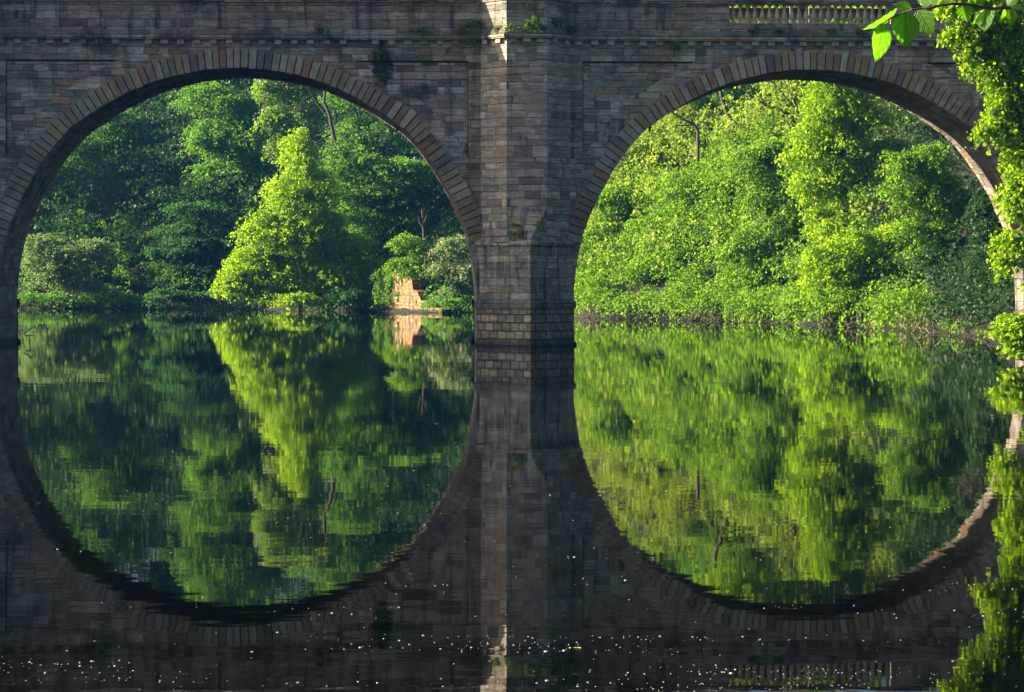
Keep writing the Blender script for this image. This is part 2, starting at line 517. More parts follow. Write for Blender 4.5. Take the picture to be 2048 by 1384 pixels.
Z_SL0, Z_SL1, Z_W1 = Z(81), Z(74.5), Z(60.5)
Z_OP0, Z_OP1, Z_TOP = Z(44.5), Z(5.5), Z(-13)
OP = (13.05 - 3.72, 13.05 + 3.72)
INF = (-13.05 - 3.72, -13.05 + 3.72)
T = .42
for sgn in (-1, 1):
    pth = path_pts(sgn)
    # cornice slab and weathered ledge
    mb = MB(); extrude(mb, pth, [(-.05, Z_SL0), (.24, Z_SL0), (.24, Z_SL0 + .05), (.30, Z_SL0 + .07), (.30, Z_SL1), (.02, Z_SL1 + .02)], sgn)
    cor = mb.build("cornice", M_corn, bridge)
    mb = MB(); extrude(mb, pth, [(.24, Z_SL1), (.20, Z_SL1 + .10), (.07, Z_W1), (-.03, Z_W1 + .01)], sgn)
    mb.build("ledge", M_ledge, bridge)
    # dentils
    yb = 0 if sgn < 0 else W
    dz0, dz1 = Z(90), Z_SL0 - .002
    def dentil(cx, cy, dx, dy):
        mbd = MB()
        d = Vector((dx, dy)).normalized(); nrm = Vector((d.y, -d.x)) * (1 if sgn < 0 else -1)
        hw = random.uniform(.145, .165); o = random.uniform(.16, .2); lo = dz0 + random.uniform(-.015, .02)
        c = []
        for zz in (lo, dz1):
            for a, b in ((-hw, .0), (hw, .0), (hw, o), (-hw, o)):
                q = Vector((cx, cy)) + d * a + nrm * (b - .01)
                c.append((q.x, q.y, zz))
        mbd.hexa(c, random.random())
        o_ = mbd.build("dentil", M_dent, cor)
        bv = o_.modifiers.new("bevel", 'BEVEL'); bv.width = .02; bv.segments = 2
    lim = (-25.5, 27.5) if sgn < 0 else (0, 0)
    x = -26.1 + PW + .35
    xs = []
    for a, b in ((-26.1 + PW, -PW), (PW, 26.1 - PW)):
        n = int((b - a - .5) / .733)
        st = (b - a - n * .733) / 2
        xs += [a + st + .733 * i for i in range(n + 1)]
    missing = {8, 22}
    if sgn < 0:
        for i, x in enumerate(xs):
            if i in missing: continue
            dentil(x, yb, 1, 0)
    for i in range(len(pth) - 1):
        if sgn > 0: break
        a, b = Vector(pth[i]), Vector(pth[i + 1])
        if (b - a).length < 5 and abs(a.x) < 4 and abs(b.x) < 4:
            n = 2 if (b - a).length < 1.78 else 3
            for k in range(n):
                c = a.lerp(b, (k + .5) / n)
                d = b - a
                dentil(c.x, c.y, d.x, d.y)
    # parapet: solid walls, gap for the balustrade
    mb = MB()
    solid = [(0.0, Z_W1 - .02), (0.0, Z_OP1), (-T, Z_OP1), (-T, Z_W1 - .3)]
    segs = [(path_pts(sgn, -75, INF[0]),), (path_pts(sgn, INF[1], OP[0]),), (path_pts(sgn, OP[1], 75),)]
    for (p,) in segs:
        extrude(mb, p, solid, sgn)
    yo = yb
    low = [(0.0, Z_W1 - .02), (0.0, Z_OP0), (-T, Z_OP0), (-T, Z_W1 - .3)]
    extrude(mb, [(OP[0], yo), (OP[1], yo)], low, sgn)
    inf = [(-.05, Z_W1 - .02), (-.05, Z_OP1), (-T + .05, Z_OP1), (-T + .05, Z_W1 - .3)]
    extrude(mb, [(INF[0], yo), (INF[1], yo)], inf, sgn)
    par = mb.build("parapet", M_para, bridge)
    mb = MB()
    extrude(mb, path_pts(sgn), [(-T - .05, Z_OP1), (.07, Z_OP1 + .001), (.09, Z_OP1 + .06), (.09, Z_TOP - .04), (.03, Z_TOP), (-T - .05, Z_TOP)], sgn)
    mb.build("coping", M_corn, bridge)
    # balusters
    if True:
        nb = 22
        me = None
        ym = yb - sgn * T / 2
        for k in range(nb):
            cx = OP[0] + (OP[1] - OP[0]) * (k + .5) / nb
            if me is None:
                mbb = MB(); Hh = Z_OP1 - Z_OP0
                pr = [(.0, .115), (.07, .115), (.08, .075), (.16, .07), (.30, .122), (.38, .128), (.50, .10), (.68, .06), (.82, .052), (.86, .07), (.90, .075), (.91, .115), (1.0, .115)]
                nn = 10
                for (t0, r0), (t1, r1) in zip(pr[:-1], pr[1:]):
                    for j in range(nn):
                        a0, a1 = 2 * math.pi * j / nn, 2 * math.pi * (j + 1) / nn
                        mbb.face([(r0 * math.cos(a0), r0 * math.sin(a0), t0 * Hh), (r0 * math.cos(a1), r0 * math.sin(a1), t0 * Hh), (r1 * math.cos(a1), r1 * math.sin(a1), t1 * Hh), (r1 * math.cos(a0), r1 * math.sin(a0), t1 * Hh)])
                ob = mbb.build("baluster", M_balu, par, merge=True)
                me = ob.data
            else:
                ob = bpy.data.objects.new("baluster", me); COL.objects.link(ob); ob.parent = par
            ob.location = (cx, ym, Z_OP0)

    # pilasters and cutwaters
    for xc in PIERS:
        mb = MB()
        p = [(xc - PW, yb), (xc - PF, yb + sgn * PD), (xc + PF, yb + sgn * PD), (xc + PW, yb)]
        extrude(mb, p, [(0, Z(489)), (0, Z_SL0 + .03)], sgn, False)
        mb.build("pilaster", M_pil, bridge)
        # the cutwater: pointed plan
        CWh, CWd, PX = 2.20, 2.6, .1
        zt = Z(492)
        path = [(xc - CWh, yb), (xc + PX, yb + sgn * CWd), (xc + CWh, yb)]
        mb = MB()
        extrude(mb, path, [(0, Z(616)), (0, zt), (.14, zt + .03), (.14, zt + .14), (.10, zt + .17)], sgn, False)
        # sloping top back to the pilaster
        out_ = [Vector((xc - CWh - .11, yb)), Vector((xc + PX, yb + sgn * (CWd + .13))), Vector((xc + CWh + .11, yb))]
        zt2 = zt + .17
        inner = [Vector(q) for q in p]
        def tri(a, b, c):
            q = [a, b, c]
            if sgn > 0: q = q[::-1]
            mb.face(q, [(v[0], v[1]) for v in q])
        O = [(o.x, o.y, zt2) for o in out_]
        I = [(i.x, i.y, zt2 + .22) for i in inner]
        tri(O[0], O[1], I[1]); tri(O[0], I[1], I[0]); tri(O[1], I[2], I[1]); tri(O[1], O[2], I[2]); tri(O[2], I[3], I[2])
        cw = mb.build("cutwater", M_cut, bridge)
        mb = MB()
        zc = Z(419)
        A = (xc - PF + .05, yb + sgn * (PD + .004), zc); B = (xc + PF - .02, yb + sgn * (PD + .004), zc)
        Pn = (xc + PX, yb + sgn * (CWd - .25), zt2 + .05)
        A2 = (A[0], A[1], zt2); B2 = (B[0], B[1], zt2)
        A1 = (A[0] + .25, A[1] + sgn * .25, zc); B1 = (B[0] - .02, B[1] + sgn * .30, zc - .02)
        for q in ((A1, Pn, B1), (A, A1, B1, B), (A, A2, Pn, A1), (B, B1, Pn, B2)):
            q = list(q)
            if sgn > 0: q = q[::-1]
            mb.face(q)
        mb.build("cutwater_cap", M_cut, bridge)
        mb = MB()
        extrude(mb, path, [(-.02, Z(617)), (.11, Z(617)), (.15, Z(611)), (.12, Z(603)), (-.02, Z(598))], sgn, False)
        mb.build("string_course", M_ledge, bridge)
        mb = MB()
        extrude(mb, path, [(.17, -1.6), (.17, Z(685.5)), (.03, Z(682)), (.03, Z(616.5))], sgn, False)
        mb.build("plinth", M_plinth, bridge)

mb = MB()
mb.box(-75, 75, T - .02, W - T + .02, Z_COR - .3, Z_W1 - .02)
mb.build("roadway", M_asph, bridge)
# spout stubs below the arch rings
M_iron = NT("rusty_iron").base((.03, .025, .02), .7)
for px, py in ((793, 263), (1298, 262)):
    q = at(px, py, -.05)
    mb = MB()
    d = .11
    for k in range(6):
        a0, a1 = k * math.pi / 3, (k + 1) * math.pi / 3
        mb.face([(q.x + .06 * math.cos(a0), -.3, q.z + .06 * math.sin(a0)), (q.x + .06 * math.cos(a1), -.3, q.z + .06 * math.sin(a1)), (q.x + .06 * math.cos(a1) + .1, .5, q.z + .06 * math.sin(a1) + .2), (q.x + .06 * math.cos(a0) + .1, .5, q.z + .06 * math.sin(a0) + .2)])
    mb.face([(q.x + .06 * math.cos(k * math.pi / 3), -.3, q.z + .06 * math.sin(k * math.pi / 3)) for k in range(6)])
    mb.build("spout", M_iron, bridge)

# ---------------------------------------------------------------- terrain and water
BANK = [water_at(*p) for p in ((-900, 612), (-200, 615), (50, 617), (300, 617), (480, 617.5), (700, 621), (760, 623), (885, 626), (960, 624), (1060, 631), (1150, 635), (1280, 638), (1400, 640), (1600, 648), (1780, 655), (1900, 666), (1985, 678))]
BANK = [(p.x, p.y) for p in BANK] + [(25.5, 7.5), (25.0, -3), (22.5, -14), (19.5, -27), (15, -50), (10, -75), (6, -94), (-2, -104), (-30, -104), (-55, -85), (-66, -50), (-70, 0), (-85, 60), (-120, 100)]
BP = np.array(BANK)
def inside_and_dist(X, Y):
    n = len(BP)
    ins = np.zeros(X.shape, bool); dist = np.full(X.shape, 1e9)
    for i in range(n):
        x0, y0 = BP[i]; x1, y1 = BP[(i + 1) % n]
        c = ((y0 > Y) != (y1 > Y)) & (X < (x1 - x0) * (Y - y0) / ((y1 - y0) if y1 != y0 else 1e-9) + x0)
        ins ^= c
        dx, dy = x1 - x0, y1 - y0
        t = np.clip(((X - x0) * dx + (Y - y0) * dy) / (dx * dx + dy * dy), 0, 1)
        dist = np.minimum(dist, np.hypot(X - x0 - t * dx, Y - y0 - t * dy))
    return ins, dist
def smooth(a, b, x):
    t = np.clip((x - a) / (b - a), 0, 1)
    return t * t * (3 - 2 * t)
def ground_z(X, Y):
    X = np.asarray(X, float); Y = np.asarray(Y, float)
    ins, d = inside_and_dist(X, Y)
    slope = .10 + .62 * smooth(-75, -45, X) * smooth(15, 60, Y) + .5 * smooth(22, 40, X) * (1 - smooth(15, 60, Y)) * smooth(-90, -20, Y)
    rise = .45 * np.minimum(d, 1.2) + slope * np.maximum(d - .8, 0)
    rise = 34 * (1 - np.exp(-rise / 34))
    rise += .35 * np.sin(X * .7 + Y * .31) * np.minimum(d / 6, 1) + .5 * np.sin(X * .23 - Y * .41) * np.minimum(d / 8, 1)
    return np.where(ins, -np.minimum(d * .5, 1.5) - .05, rise)
def gz(x, y):
    return float(ground_z(np.array([x]), np.array([y]))[0])

M_ground = NT("woodland_ground")
_g = M_ground.n("ShaderNodeNewGeometry").outputs['Position']
M_ground = M_ground.base(M_ground.ramp(M_ground.noise(_g, .9, 6.0, .65), [(.3, (.010, .012, .007)), (.5, (.018, .021, .010)), (.7, (.035, .028, .018))]), .95, M_ground.bump(M_ground.noise(_g, 3.0, 6.0), .3))
nx, ny = 230, 300
gx = np.linspace(-230, 230, nx); gy = np.linspace(-190, 420, ny)
GX, GY = np.meshgrid(gx, gy)
GZ = ground_z(GX, GY)
me = bpy.data.meshes.new("ground")
idx = np.arange(nx * ny).reshape(ny, nx)
quads = np.stack([idx[:-1, :-1], idx[:-1, 1:], idx[1:, 1:], idx[1:, :-1]], -1).reshape(-1, 4)
me.from_pydata(np.stack([GX, GY, GZ], -1).reshape(-1, 3).tolist(), [], quads.tolist())
me.polygons.foreach_set("use_smooth", [True] * len(me.polygons))
ground = link("ground", me, M_ground)
tag(ground, "dark wooded banks and bed around the river", kind="structure")

t = NT("still_river_water")
pos = t.n("ShaderNodeNewGeometry").outputs['Position']
s = t.sep(pos)
pv = t.comb(t.math('MULTIPLY', s[0], .55), s[1], 0.0)
big = t.noise(pv, .35, 3.0, .5)
med = t.noise(pv, 1.4, 2.0, .5)
sml = t.noise(t.comb(t.math('MULTIPLY', s[0], .8), s[1], 0.0), 6.0, 2.0, .5)
patch = t.mapr(t.noise(t.comb(t.math('MULTIPLY', s[0], .4), s[1], 0.0), .06, 2.0), .42, .62, .35, 1.0)
hh = t.math('ADD', t.math('MULTIPLY', big, .12), t.math('MULTIPLY', t.math('ADD', t.math('MULTIPLY', med, .045), t.math('MULTIPLY', sml, .010)), patch))
M_water = t.base((.0006, .0010, .0009), .012, t.bump(hh, .02), .5)
t.b.inputs['IOR'].default_value = 1.16
mb = MB(); mb.face([(-228, -118, 0), (228, -118, 0), (228, 418, 0), (-228, 418, 0)])
wt = mb.build("river_water", M_water)
tag(wt, "dark still river mirroring bridge and trees", kind="structure")

# ---------------------------------------------------------------- foliage
def leaf_mat(name, dark, light, trans, warm=None, tfac=.45):
    t = NT(name)
    a = t.n("ShaderNodeAttribute"); a.attribute_name = "rnd"
    c = t.ramp(a.outputs['Fac'], [(0, dark), (1, light)])
    t.base(c, .55, None, .25)
    tr = t.n("ShaderNodeBsdfTranslucent")
    tc = t.ramp(a.outputs['Fac'], [(0, tuple(x * .75 for x in trans)), (.8, trans), (1, warm or trans)])
    t.put(tr.inputs[0], tc)
    mx = t.n("ShaderNodeMixShader"); mx.inputs[0].default_value = tfac
    t.t.links.new(t.b.outputs[0], mx.inputs[1]); t.t.links.new(tr.outputs[0], mx.inputs[2])
    t.t.links.new(mx.outputs[0], t.out.inputs[0])
    return t.m
LM = {
    'yellow': leaf_mat("lime_leaves", (.05, .13, .004), (.22, .34, .010), (.40, .64, .008), (.60, .72, .012), .6),
    'fresh': leaf_mat("maple_leaves", (.024, .085, .006), (.16, .28, .016), (.22, .44, .012), (.42, .58, .018), .6),
    'mid': leaf_mat("beech_leaves", (.024, .085, .014), (.11, .24, .028), (.20, .46, .025), None, .5),
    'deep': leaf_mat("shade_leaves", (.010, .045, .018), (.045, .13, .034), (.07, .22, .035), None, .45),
    'dusk': leaf_mat("deep_shade_leaves", (.008, .026, .008), (.03, .075, .018), (.04, .12, .012), None, .35),  # near-black green: deep shade of slope and bank put into the leaf colour
    'grey': leaf_mat("elder_leaves", (.06, .11, .04), (.22, .30, .11), (.24, .38, .08), None, .45),
    'olive': leaf_mat("willow_leaves", (.06, .12, .012), (.24, .33, .035), (.36, .54, .03), (.50, .48, .07), .5),
    'moss': leaf_mat("fern_fronds", (.03, .07, .012), (.09, .19, .025), (.13, .32, .02), None, .35),
}
M_blossom = leaf_mat("cream_blossom", (.40, .38, .24), (.70, .66, .48), (.45, .42, .25), None, .3)
tb = NT("bark")
_p = tb.n("ShaderNodeNewGeometry").outputs['Position']
M_bark = tb.base(tb.ramp(tb.noise(_p, 5.0, 5.0, .65), [(.3, (.03, .024, .018)), (.6, (.10, .08, .06)), (.8, (.18, .15, .12))]), .9, tb.bump(tb.noise(_p, 9.0, 5.0), .06))
tb = NT("pale_bark")
_p = tb.n("ShaderNodeNewGeometry").outputs['Position']
M_pale = tb.base(tb.ramp(tb.noise(_p, 4.0, 5.0, .65), [(.3, (.12, .085, .06)), (.6, (.27, .20, .15)), (.8, (.40, .32, .25))]), .9, tb.bump(tb.noise(_p, 8.0, 5.0), .05))

def tube(mb, pts, rads, n=7, rnd=.5):
    P = [Vector(p) for p in pts]
    rings = []
    ref = Vector((.31, .95, .05))
    for i, p in enumerate(P):
        d = (P[min(i + 1, len(P) - 1)] - P[max(i - 1, 0)]).normalized()
        u = d.cross(ref)
        if u.length < .05: u = d.cross(Vector((1, 0, 0)))
        u.normalize(); v = d.cross(u)
        rings.append([p + (u * math.cos(2 * math.pi * k / n) + v * math.sin(2 * math.pi * k / n)) * rads[i] for k in range(n)])
    for a, b in zip(rings[:-1], rings[1:]):
        for k in range(n):
            q = [a[k], a[(k + 1) % n], b[(k + 1) % n], b[k]]
            mb.face(q, [(0, 0)] * 4, rnd)
    mb.face(rings[-1], [(0, 0)] * n, rnd)

def wander(p0, p1, n, amp, sag=0.0):
    p0, p1 = Vector(p0), Vector(p1)
    L = (p1 - p0).length
    out = []
    o = Vector((0, 0, 0))
    for i in range(n + 1):
        t = i / n
        if 0 < i < n: o = o * .6 + Vector((random.gauss(0, 1), random.gauss(0, 1), random.gauss(0, .7))) * amp * L
        k = math.sin(math.pi * t)
        out.append(p0.lerp(p1, t) + o * k + Vector((0, 0, sag * L * k)))
    return out

def norm(a):
    return a / np.maximum(np.linalg.norm(a, axis=-1, keepdims=True), 1e-9)

def leaves_mesh(name, pos, nrm, tip, size, rnd, lobed=False):
    """one small folded leaf face pair at every point"""
    n = len(pos)
    tip = norm(tip - nrm * np.sum(tip * nrm, -1, keepdims=True))
    side = np.cross(nrm, tip)
    L = size[:, None]
    base = pos - tip * L * .5
    end = pos + tip * L * .5 - nrm * L * .12
    if not lobed:
        k = .36
        a = pos + side * L * k - nrm * L * .10 + tip * L * -.05
        b = pos - side * L * k - nrm * L * .10 + tip * L * -.05
        V = np.stack([base, a, end, b], 1).reshape(-1, 3)
        nv = 4
        F = np.arange(n * 4, dtype=np.int32)
        starts = np.arange(n, dtype=np.int32) * 4
        tot = np.full(n, 4, np.int32)
        rn = rnd
    else:
        # two notched halves
        r = [base, pos + side * L * .30 - tip * L * .32 - nrm * L * .04, pos + side * L * .50 + tip * L * .06 - nrm * L * .12, pos + side * L * .20 + tip * L * .10 - nrm * L * .05, pos + side * L * .26 + tip * L * .34 - nrm * L * .12, end]
        l = [pos - side * L * .30 - tip * L * .32 - nrm * L * .04, pos - side * L * .50 + tip * L * .06 - nrm * L * .12, pos - side * L * .20 + tip * L * .10 - nrm * L * .05, pos - side * L * .26 + tip * L * .34 - nrm * L * .12]
        V = np.stack(r + l, 1).reshape(-1, 3)
        b0 = np.arange(n, dtype=np.int32)[:, None] * 10
        f1 = b0 + np.array([0, 1, 2, 3, 4, 5]); f2 = b0 + np.array([0, 5, 9, 8, 7, 6])
        F = np.concatenate([f1, f2], 1).astype(np.int32).ravel()
        starts = np.arange(2 * n, dtype=np.int32) * 6
        tot = np.full(2 * n, 6, np.int32)
        rn = np.repeat(rnd, 2)
    me = bpy.data.meshes.new(name)
    me.vertices.add(len(V)); me.vertices.foreach_set("co", V.astype(np.float32).ravel())
    me.loops.add(len(F)); me.loops.foreach_set("vertex_index", F)
    me.polygons.add(len(starts)); me.polygons.foreach_set("loop_start", starts)
    try: me.polygons.foreach_set("loop_total", tot)
    except Exception: pass
    at_ = me.attributes.new("rnd", 'FLOAT', 'FACE'); at_.data.foreach_set("value", rn.astype(np.float32))
    me.update(calc_edges=True)
    return me

def sprays(blobs, leaf, dens=1.0, spray=1.2, tier=.5, flat=.22, down=.15, inner=.22, rs=None):
    """leaf points on flattened drooping sprays over the blobs' surfaces.
    tier: how far spray normals stand up instead of outward; blobs: (cx,cy,cz,rx,ry,rz)"""
    rs = rs or RNG
    allp = [[], [], [], [], []]
    for (cx, cy, cz, rx, ry, rz) in blobs:
        area = 4 * math.pi * ((rx * ry) ** 1.6 / 3 + (rx * rz) ** 1.6 / 3 + (ry * rz) ** 1.6 / 3) ** (1 / 1.6)
        ns = max(5, int(area * dens * 1.45 / (spray * spray * .75)))
        d = norm(rs.normal(size=(ns, 3)))
        low = d[:, 2] < -.35
        d[low, 2] *= -1
        rad = np.where(rs.random(ns) < inner, rs.uniform(.45, .8, ns), .84 + .62 * rs.random(ns) ** 2.2)
        c = np.array([cx, cy, cz]) + d * np.array([rx, ry, rz]) * rad[:, None]
        outw = norm(d / np.array([rx, ry, rz]))
        up = np.array([0, 0, 1.0])
        n = norm(outw * (1 - tier) + up * tier + rs.normal(size=(ns, 3)) * .16)
        ax = outw * 1.0 + rs.normal(size=(ns, 3)) * .35
        ax[:, 2] = ax[:, 2] * .4 - down
        ax = norm(ax - n * np.sum(ax * n, -1, keepdims=True))
        bx = np.cross(n, ax)
        leaf = leaf; m = max(8, int(spray * spray * .62 / (leaf * leaf * .36) * .52))
        sz = spray * rs.uniform(.55, 1.5, ns)
        q = rs.random((ns, m)); th = rs.random((ns, m)) * 2 * math.pi
        r = np.sqrt(q)
        s_ = r * np.cos(th) * .80; t_ = r * np.sin(th) * (.32 + .12 * np.sin(3 * th))
        s_ = np.round(s_ * 6) / 6 * .35 + s_ * .65
        h = -.55 * (s_ ** 2 + t_ ** 2) + rs.normal(size=(ns, m)) * flat * .28
        p = c[:, None] + ax[:, None] * (s_ * sz[:, None])[..., None] + bx[:, None] * (t_ * sz[:, None])[..., None] + n[:, None] * (h * sz[:, None])[..., None]
        nn = norm(n[:, None] + rs.normal(size=(ns, m, 3)) * .95)
        tp = ax[:, None] + rs.normal(size=(ns, m, 3)) * .6
        tp[..., 2] -= .25
        sr = rs.random(ns)[:, None] * .45 + rs.random((ns, m)) * .55
        L = leaf * rs.uniform(.5, 1.35, (ns, m))
        for k, v in enumerate((p.reshape(-1, 3), nn.reshape(-1, 3), tp.reshape(-1, 3), L.ravel(), sr.ravel())):
            allp[k].append(v)
    return [np.concatenate(v) for v in allp]

TREES = []
def px_blobs(lst, Y, ymul=1.0, sc=1.0):
    """(px, py, rx px, rz px[, dY]) -> ellipsoids in metres"""
    out = []
    for b in lst:
        yy = Y + (b[4] if len(b) > 4 else 0)
        p = at(b[0], b[1], yy); k = ppm(yy)
        rx, rz = b[2] / k * 1.22 * sc, b[3] / k * 1.25 * sc
        out.append((p.x, p.y, p.z, rx, max(rx, rz) * .9 * ymul, rz))
    return out

def split_blobs(bl, n=5, k=.55):
    """break big lobes into uneven smaller ones so the outline is ragged"""
    out = []
    for (x, y, z, rx, ry, rz) in bl:
        out.append((x, y, z, rx * .72, ry * .72, rz * .72))
        for i in range(n):
            a = random.uniform(0, 2 * math.pi); e = random.uniform(-.5, 1.2)
            d = (math.cos(a) * math.cos(e), math.sin(a) * math.cos(e), math.sin(e))
            f = random.uniform(.5, .72); q = random.uniform(k * .55, k)
            out.append((x + d[0] * rx * f, y + d[1] * ry * f, z + d[2] * rz * f, rx * q, ry * q, rz * q * random.uniform(.6, 1.0)))
    return out

def tree(name, label, cat, blobs, base, leafmat, leaf=.2, dens=1.0, spray=1.3, tier=.55, down=.15, group=None, trunk_r=.3, bark=None, lobed=False, split=5, blossom=None, inner=.22, limbs=None):
    bx, by = base
    bz = gz(bx, by) - .15
    root = empty(name, (bx, by, bz), label, cat, group)
    off = Vector((bx, by, bz))
    mb = MB()
    top = max(b[2] for b in blobs)
    cxm = sum(b[0] for b in blobs) / len(blobs); cym = sum(b[1] for b in blobs) / len(blobs)
    fork = Vector((bx * .55 + cxm * .45, by * .6 + cym * .4, bz + (top - bz) * .35))
    tp = Vector((cxm, cym, bz + (top - bz) * .8))
    trunk = wander((bx, by, bz), fork, 4, .03) + wander(fork, tp, 5, .05)[1:]
    n = len(trunk)
    tube(mb, trunk, [trunk_r * (1.25 if i == 0 else 1 - .8 * i / (n - 1)) for i in range(n)], 9)
    for b in blobs:
        t0 = random.choice(trunk[3:-1])
        e = Vector((b[0], b[1], b[2]))
        if (e - t0).length < .5: continue
        lim = wander(t0, e, 5, .07, .04)
        r0 = trunk_r * random.uniform(.28, .42)
        tube(mb, lim, [r0 * (1 - .75 * i / 5) for i in range(6)], 6)
        for k in range(5):
            a = random.uniform(0, 6.28); el = random.uniform(-.2, 1.0)
            q = e + Vector((math.cos(a) * math.cos(el) * b[3], math.sin(a) * math.cos(el) * b[4], math.sin(el) * b[5])) * .92
            st = lim[random.choice((3, 4, 5))]
            tw = wander(st, q, 4, .08, .05)
            tube(mb, tw, [r0 * .3, r0 * .24, r0 * .18, r0 * .12, r0 * .06], 5)
    mb.build("trunk", bark or M_bark, root, off)
    full = split_blobs(blobs, split) if split else blobs
    P, N, Tp, L, Rn = sprays(full, leaf, dens, spray, tier, down=down, inner=inner)
    # keep clear of water
    keep = P[:, 2] > .12
    P, N, Tp, L, Rn = P[keep], N[keep], Tp[keep], L[keep], Rn[keep]
    me = leaves_mesh("crown", P - np.array(off), N, Tp, L, Rn, lobed)
    link("crown", me, LM[leafmat], root)
    if blossom:
        Pb, Nb, Tb, Lb, Rb = sprays([b for b in full], leaf * .9, .12, .55, .25, down=.4, inner=0)
        me = leaves_mesh("blossom", Pb - np.array(off), Nb, Tb, Lb, Rb)
        link("blossom", me, M_blossom, root)
    TREES.append((root, len(P)))
    return root

# ---- far bank seen through the first arch
def T(name, label, cat, Y, base_px, blobs, mat, **kw):
    """base_px: picture column of the foot, stands dY behind the plane Y of its crown"""
    dY = kw.pop('dY', 2.0)
    ymul = kw.pop('ymul', 1.0)
    b = px_blobs(blobs, Y, ymul)
    f = at(base_px, 600, Y + dY)
    return tree(name, label, cat, b, (f.x, f.y), mat, **kw)

GB = "trees on the bank beyond the first arch"
T('spreading_elder', 'pale grey-green spreading bush low over the water at the far left of the first arch', 'tree', 147, 130,
  [(95, 495, 45, 28), (160, 520, 55, 24), (120, 555, 55, 30), (185, 500, 35, 20), (75, 530, 30, 40), (170, 575, 45, 22)], 'grey', leaf=.22, spray=.95, split=9, tier=.75, group=GB)
T('hazy_tree', 'tall dim blue-green tree in the haze above the pale spreading bush', 'tree', 178, 190,
  [(240, 260, 60, 45), (190, 330, 70, 55), (260, 390, 70, 60), (130, 400, 60, 55), (210, 440, 80, 50), (290, 310, 50, 50)], 'mid', leaf=.26, spray=.95, split=9, tier=.6, group=GB)
T('hazy_tree', 'rounded tree rising highest behind the blue haze under the left of the arch crown', 'tree', 205, 330,
  [(320, 210, 60, 40), (290, 250, 50, 60), (350, 290, 60, 60), (330, 380, 60, 70), (400, 150, 60, 45)], 'deep', leaf=.28, spray=1.8, group=GB)
T('tall_sycamore', 'tall rounded green tree with three billowing lobes left of the blossoming tree', 'tree', 162, 455,
  [(430, 215, 58, 40), (455, 285, 75, 50), (410, 290, 35, 40), (470, 345, 65, 50), (430, 370, 38, 34), (490, 240, 40, 40), (500, 400, 40, 45)], 'mid', leaf=.24, spray=.95, split=9, group=GB)
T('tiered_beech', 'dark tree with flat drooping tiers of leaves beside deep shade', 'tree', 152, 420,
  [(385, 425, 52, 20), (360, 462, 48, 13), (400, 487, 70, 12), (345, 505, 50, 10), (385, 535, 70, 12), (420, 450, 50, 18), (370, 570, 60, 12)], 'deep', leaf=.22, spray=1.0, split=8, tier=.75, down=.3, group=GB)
T('blossoming_chestnut', 'tall tree with cream blossom down its sunlit left edge', 'tree', 158, 590,
  [(535, 190, 26, 42), (548, 250, 30, 45), (562, 305, 26, 38), (595, 180, 40, 35), (600, 240, 40, 40), (640, 150, 40, 40), (560, 150, 40, 40)], 'fresh', leaf=.24, spray=.95, split=9, tier=.35, blossom=True, group=GB)
T('lime_tree', 'bright yellow-green lime tree sweeping down to the water in the middle of the first arch', 'tree', 128, 600,
  [(600, 345, 42, 42), (575, 410, 55, 45), (625, 430, 52, 48), (530, 465, 50, 40), (590, 500, 75, 48), (530, 545, 70, 38), (610, 565, 75, 40), (670, 540, 45, 45), (480, 578, 40, 24), (540, 592, 50, 20), (610, 592, 55, 22), (670, 590, 40, 22), (590, 300, 30, 36), (655, 470, 45, 40), (510, 520, 45, 26), (680, 500, 40, 40), (560, 480, 50, 40), (635, 380, 45, 40), (700, 560, 40, 36), (490, 550, 45, 26), (735, 545, 40, 30), (720, 590, 40, 22), (700, 500, 40, 30), (462, 575, 32, 22), (500, 480, 34, 24)], 'yellow', leaf=.21, spray=.95, split=9, tier=.45, dens=1.0, trunk_r=.3, dY=7, group=GB)
T('layered_hornbeam', 'mid-green tree with level layered sprays just left of the pier', 'tree', 133, 770,
  [(720, 345, 58, 35), (790, 350, 70, 30), (700, 400, 60, 32), (780, 400, 85, 28), (860, 370, 45, 35), (750, 445, 75, 26), (830, 440, 60, 26), (720, 500, 55, 40), (690, 330, 40, 40), (880, 420, 40, 40)], 'mid', leaf=.23, spray=.95, split=9, tier=.75, group=GB)
T('background_tree', 'tall loose green tree right of the dead trunk below the arch', 'tree', 168, 760,
  [(700, 210, 60, 40), (770, 270, 60, 45), (830, 320, 55, 40), (700, 280, 50, 45), (860, 300, 50, 40)], 'mid', leaf=.25, spray=.95, split=9, group=GB)
T('background_tree', 'shaded tree between the layered tree and the pier edge', 'tree', 160, 900,
  [(890, 430, 45, 50), (930, 370, 50, 50), (850, 480, 55, 40), (935, 470, 40, 40)], 'deep', leaf=.25, spray=.95, split=9, group=GB)
T('wall_top_shrub', 'sunlit yellow-green shrub growing over the old stone wall', 'shrub', 118, 815,
  [(812, 495, 30, 28), (840, 510, 30, 28), (800, 530, 25, 18), (835, 545, 35, 20)], 'fresh', leaf=.20, spray=.9, trunk_r=.12, group=GB)
T('elder_bush', 'grey-green bush flecked with white flowers close beside the pier', 'bush', 116, 915,
  [(890, 500, 28, 22), (925, 505, 30, 30), (880, 540, 25, 22), (925, 560, 34, 35), (900, 590, 22, 18), (945, 600, 25, 20)], 'grey', leaf=.20, spray=.9, trunk_r=.12, blossom=True, group=GB)
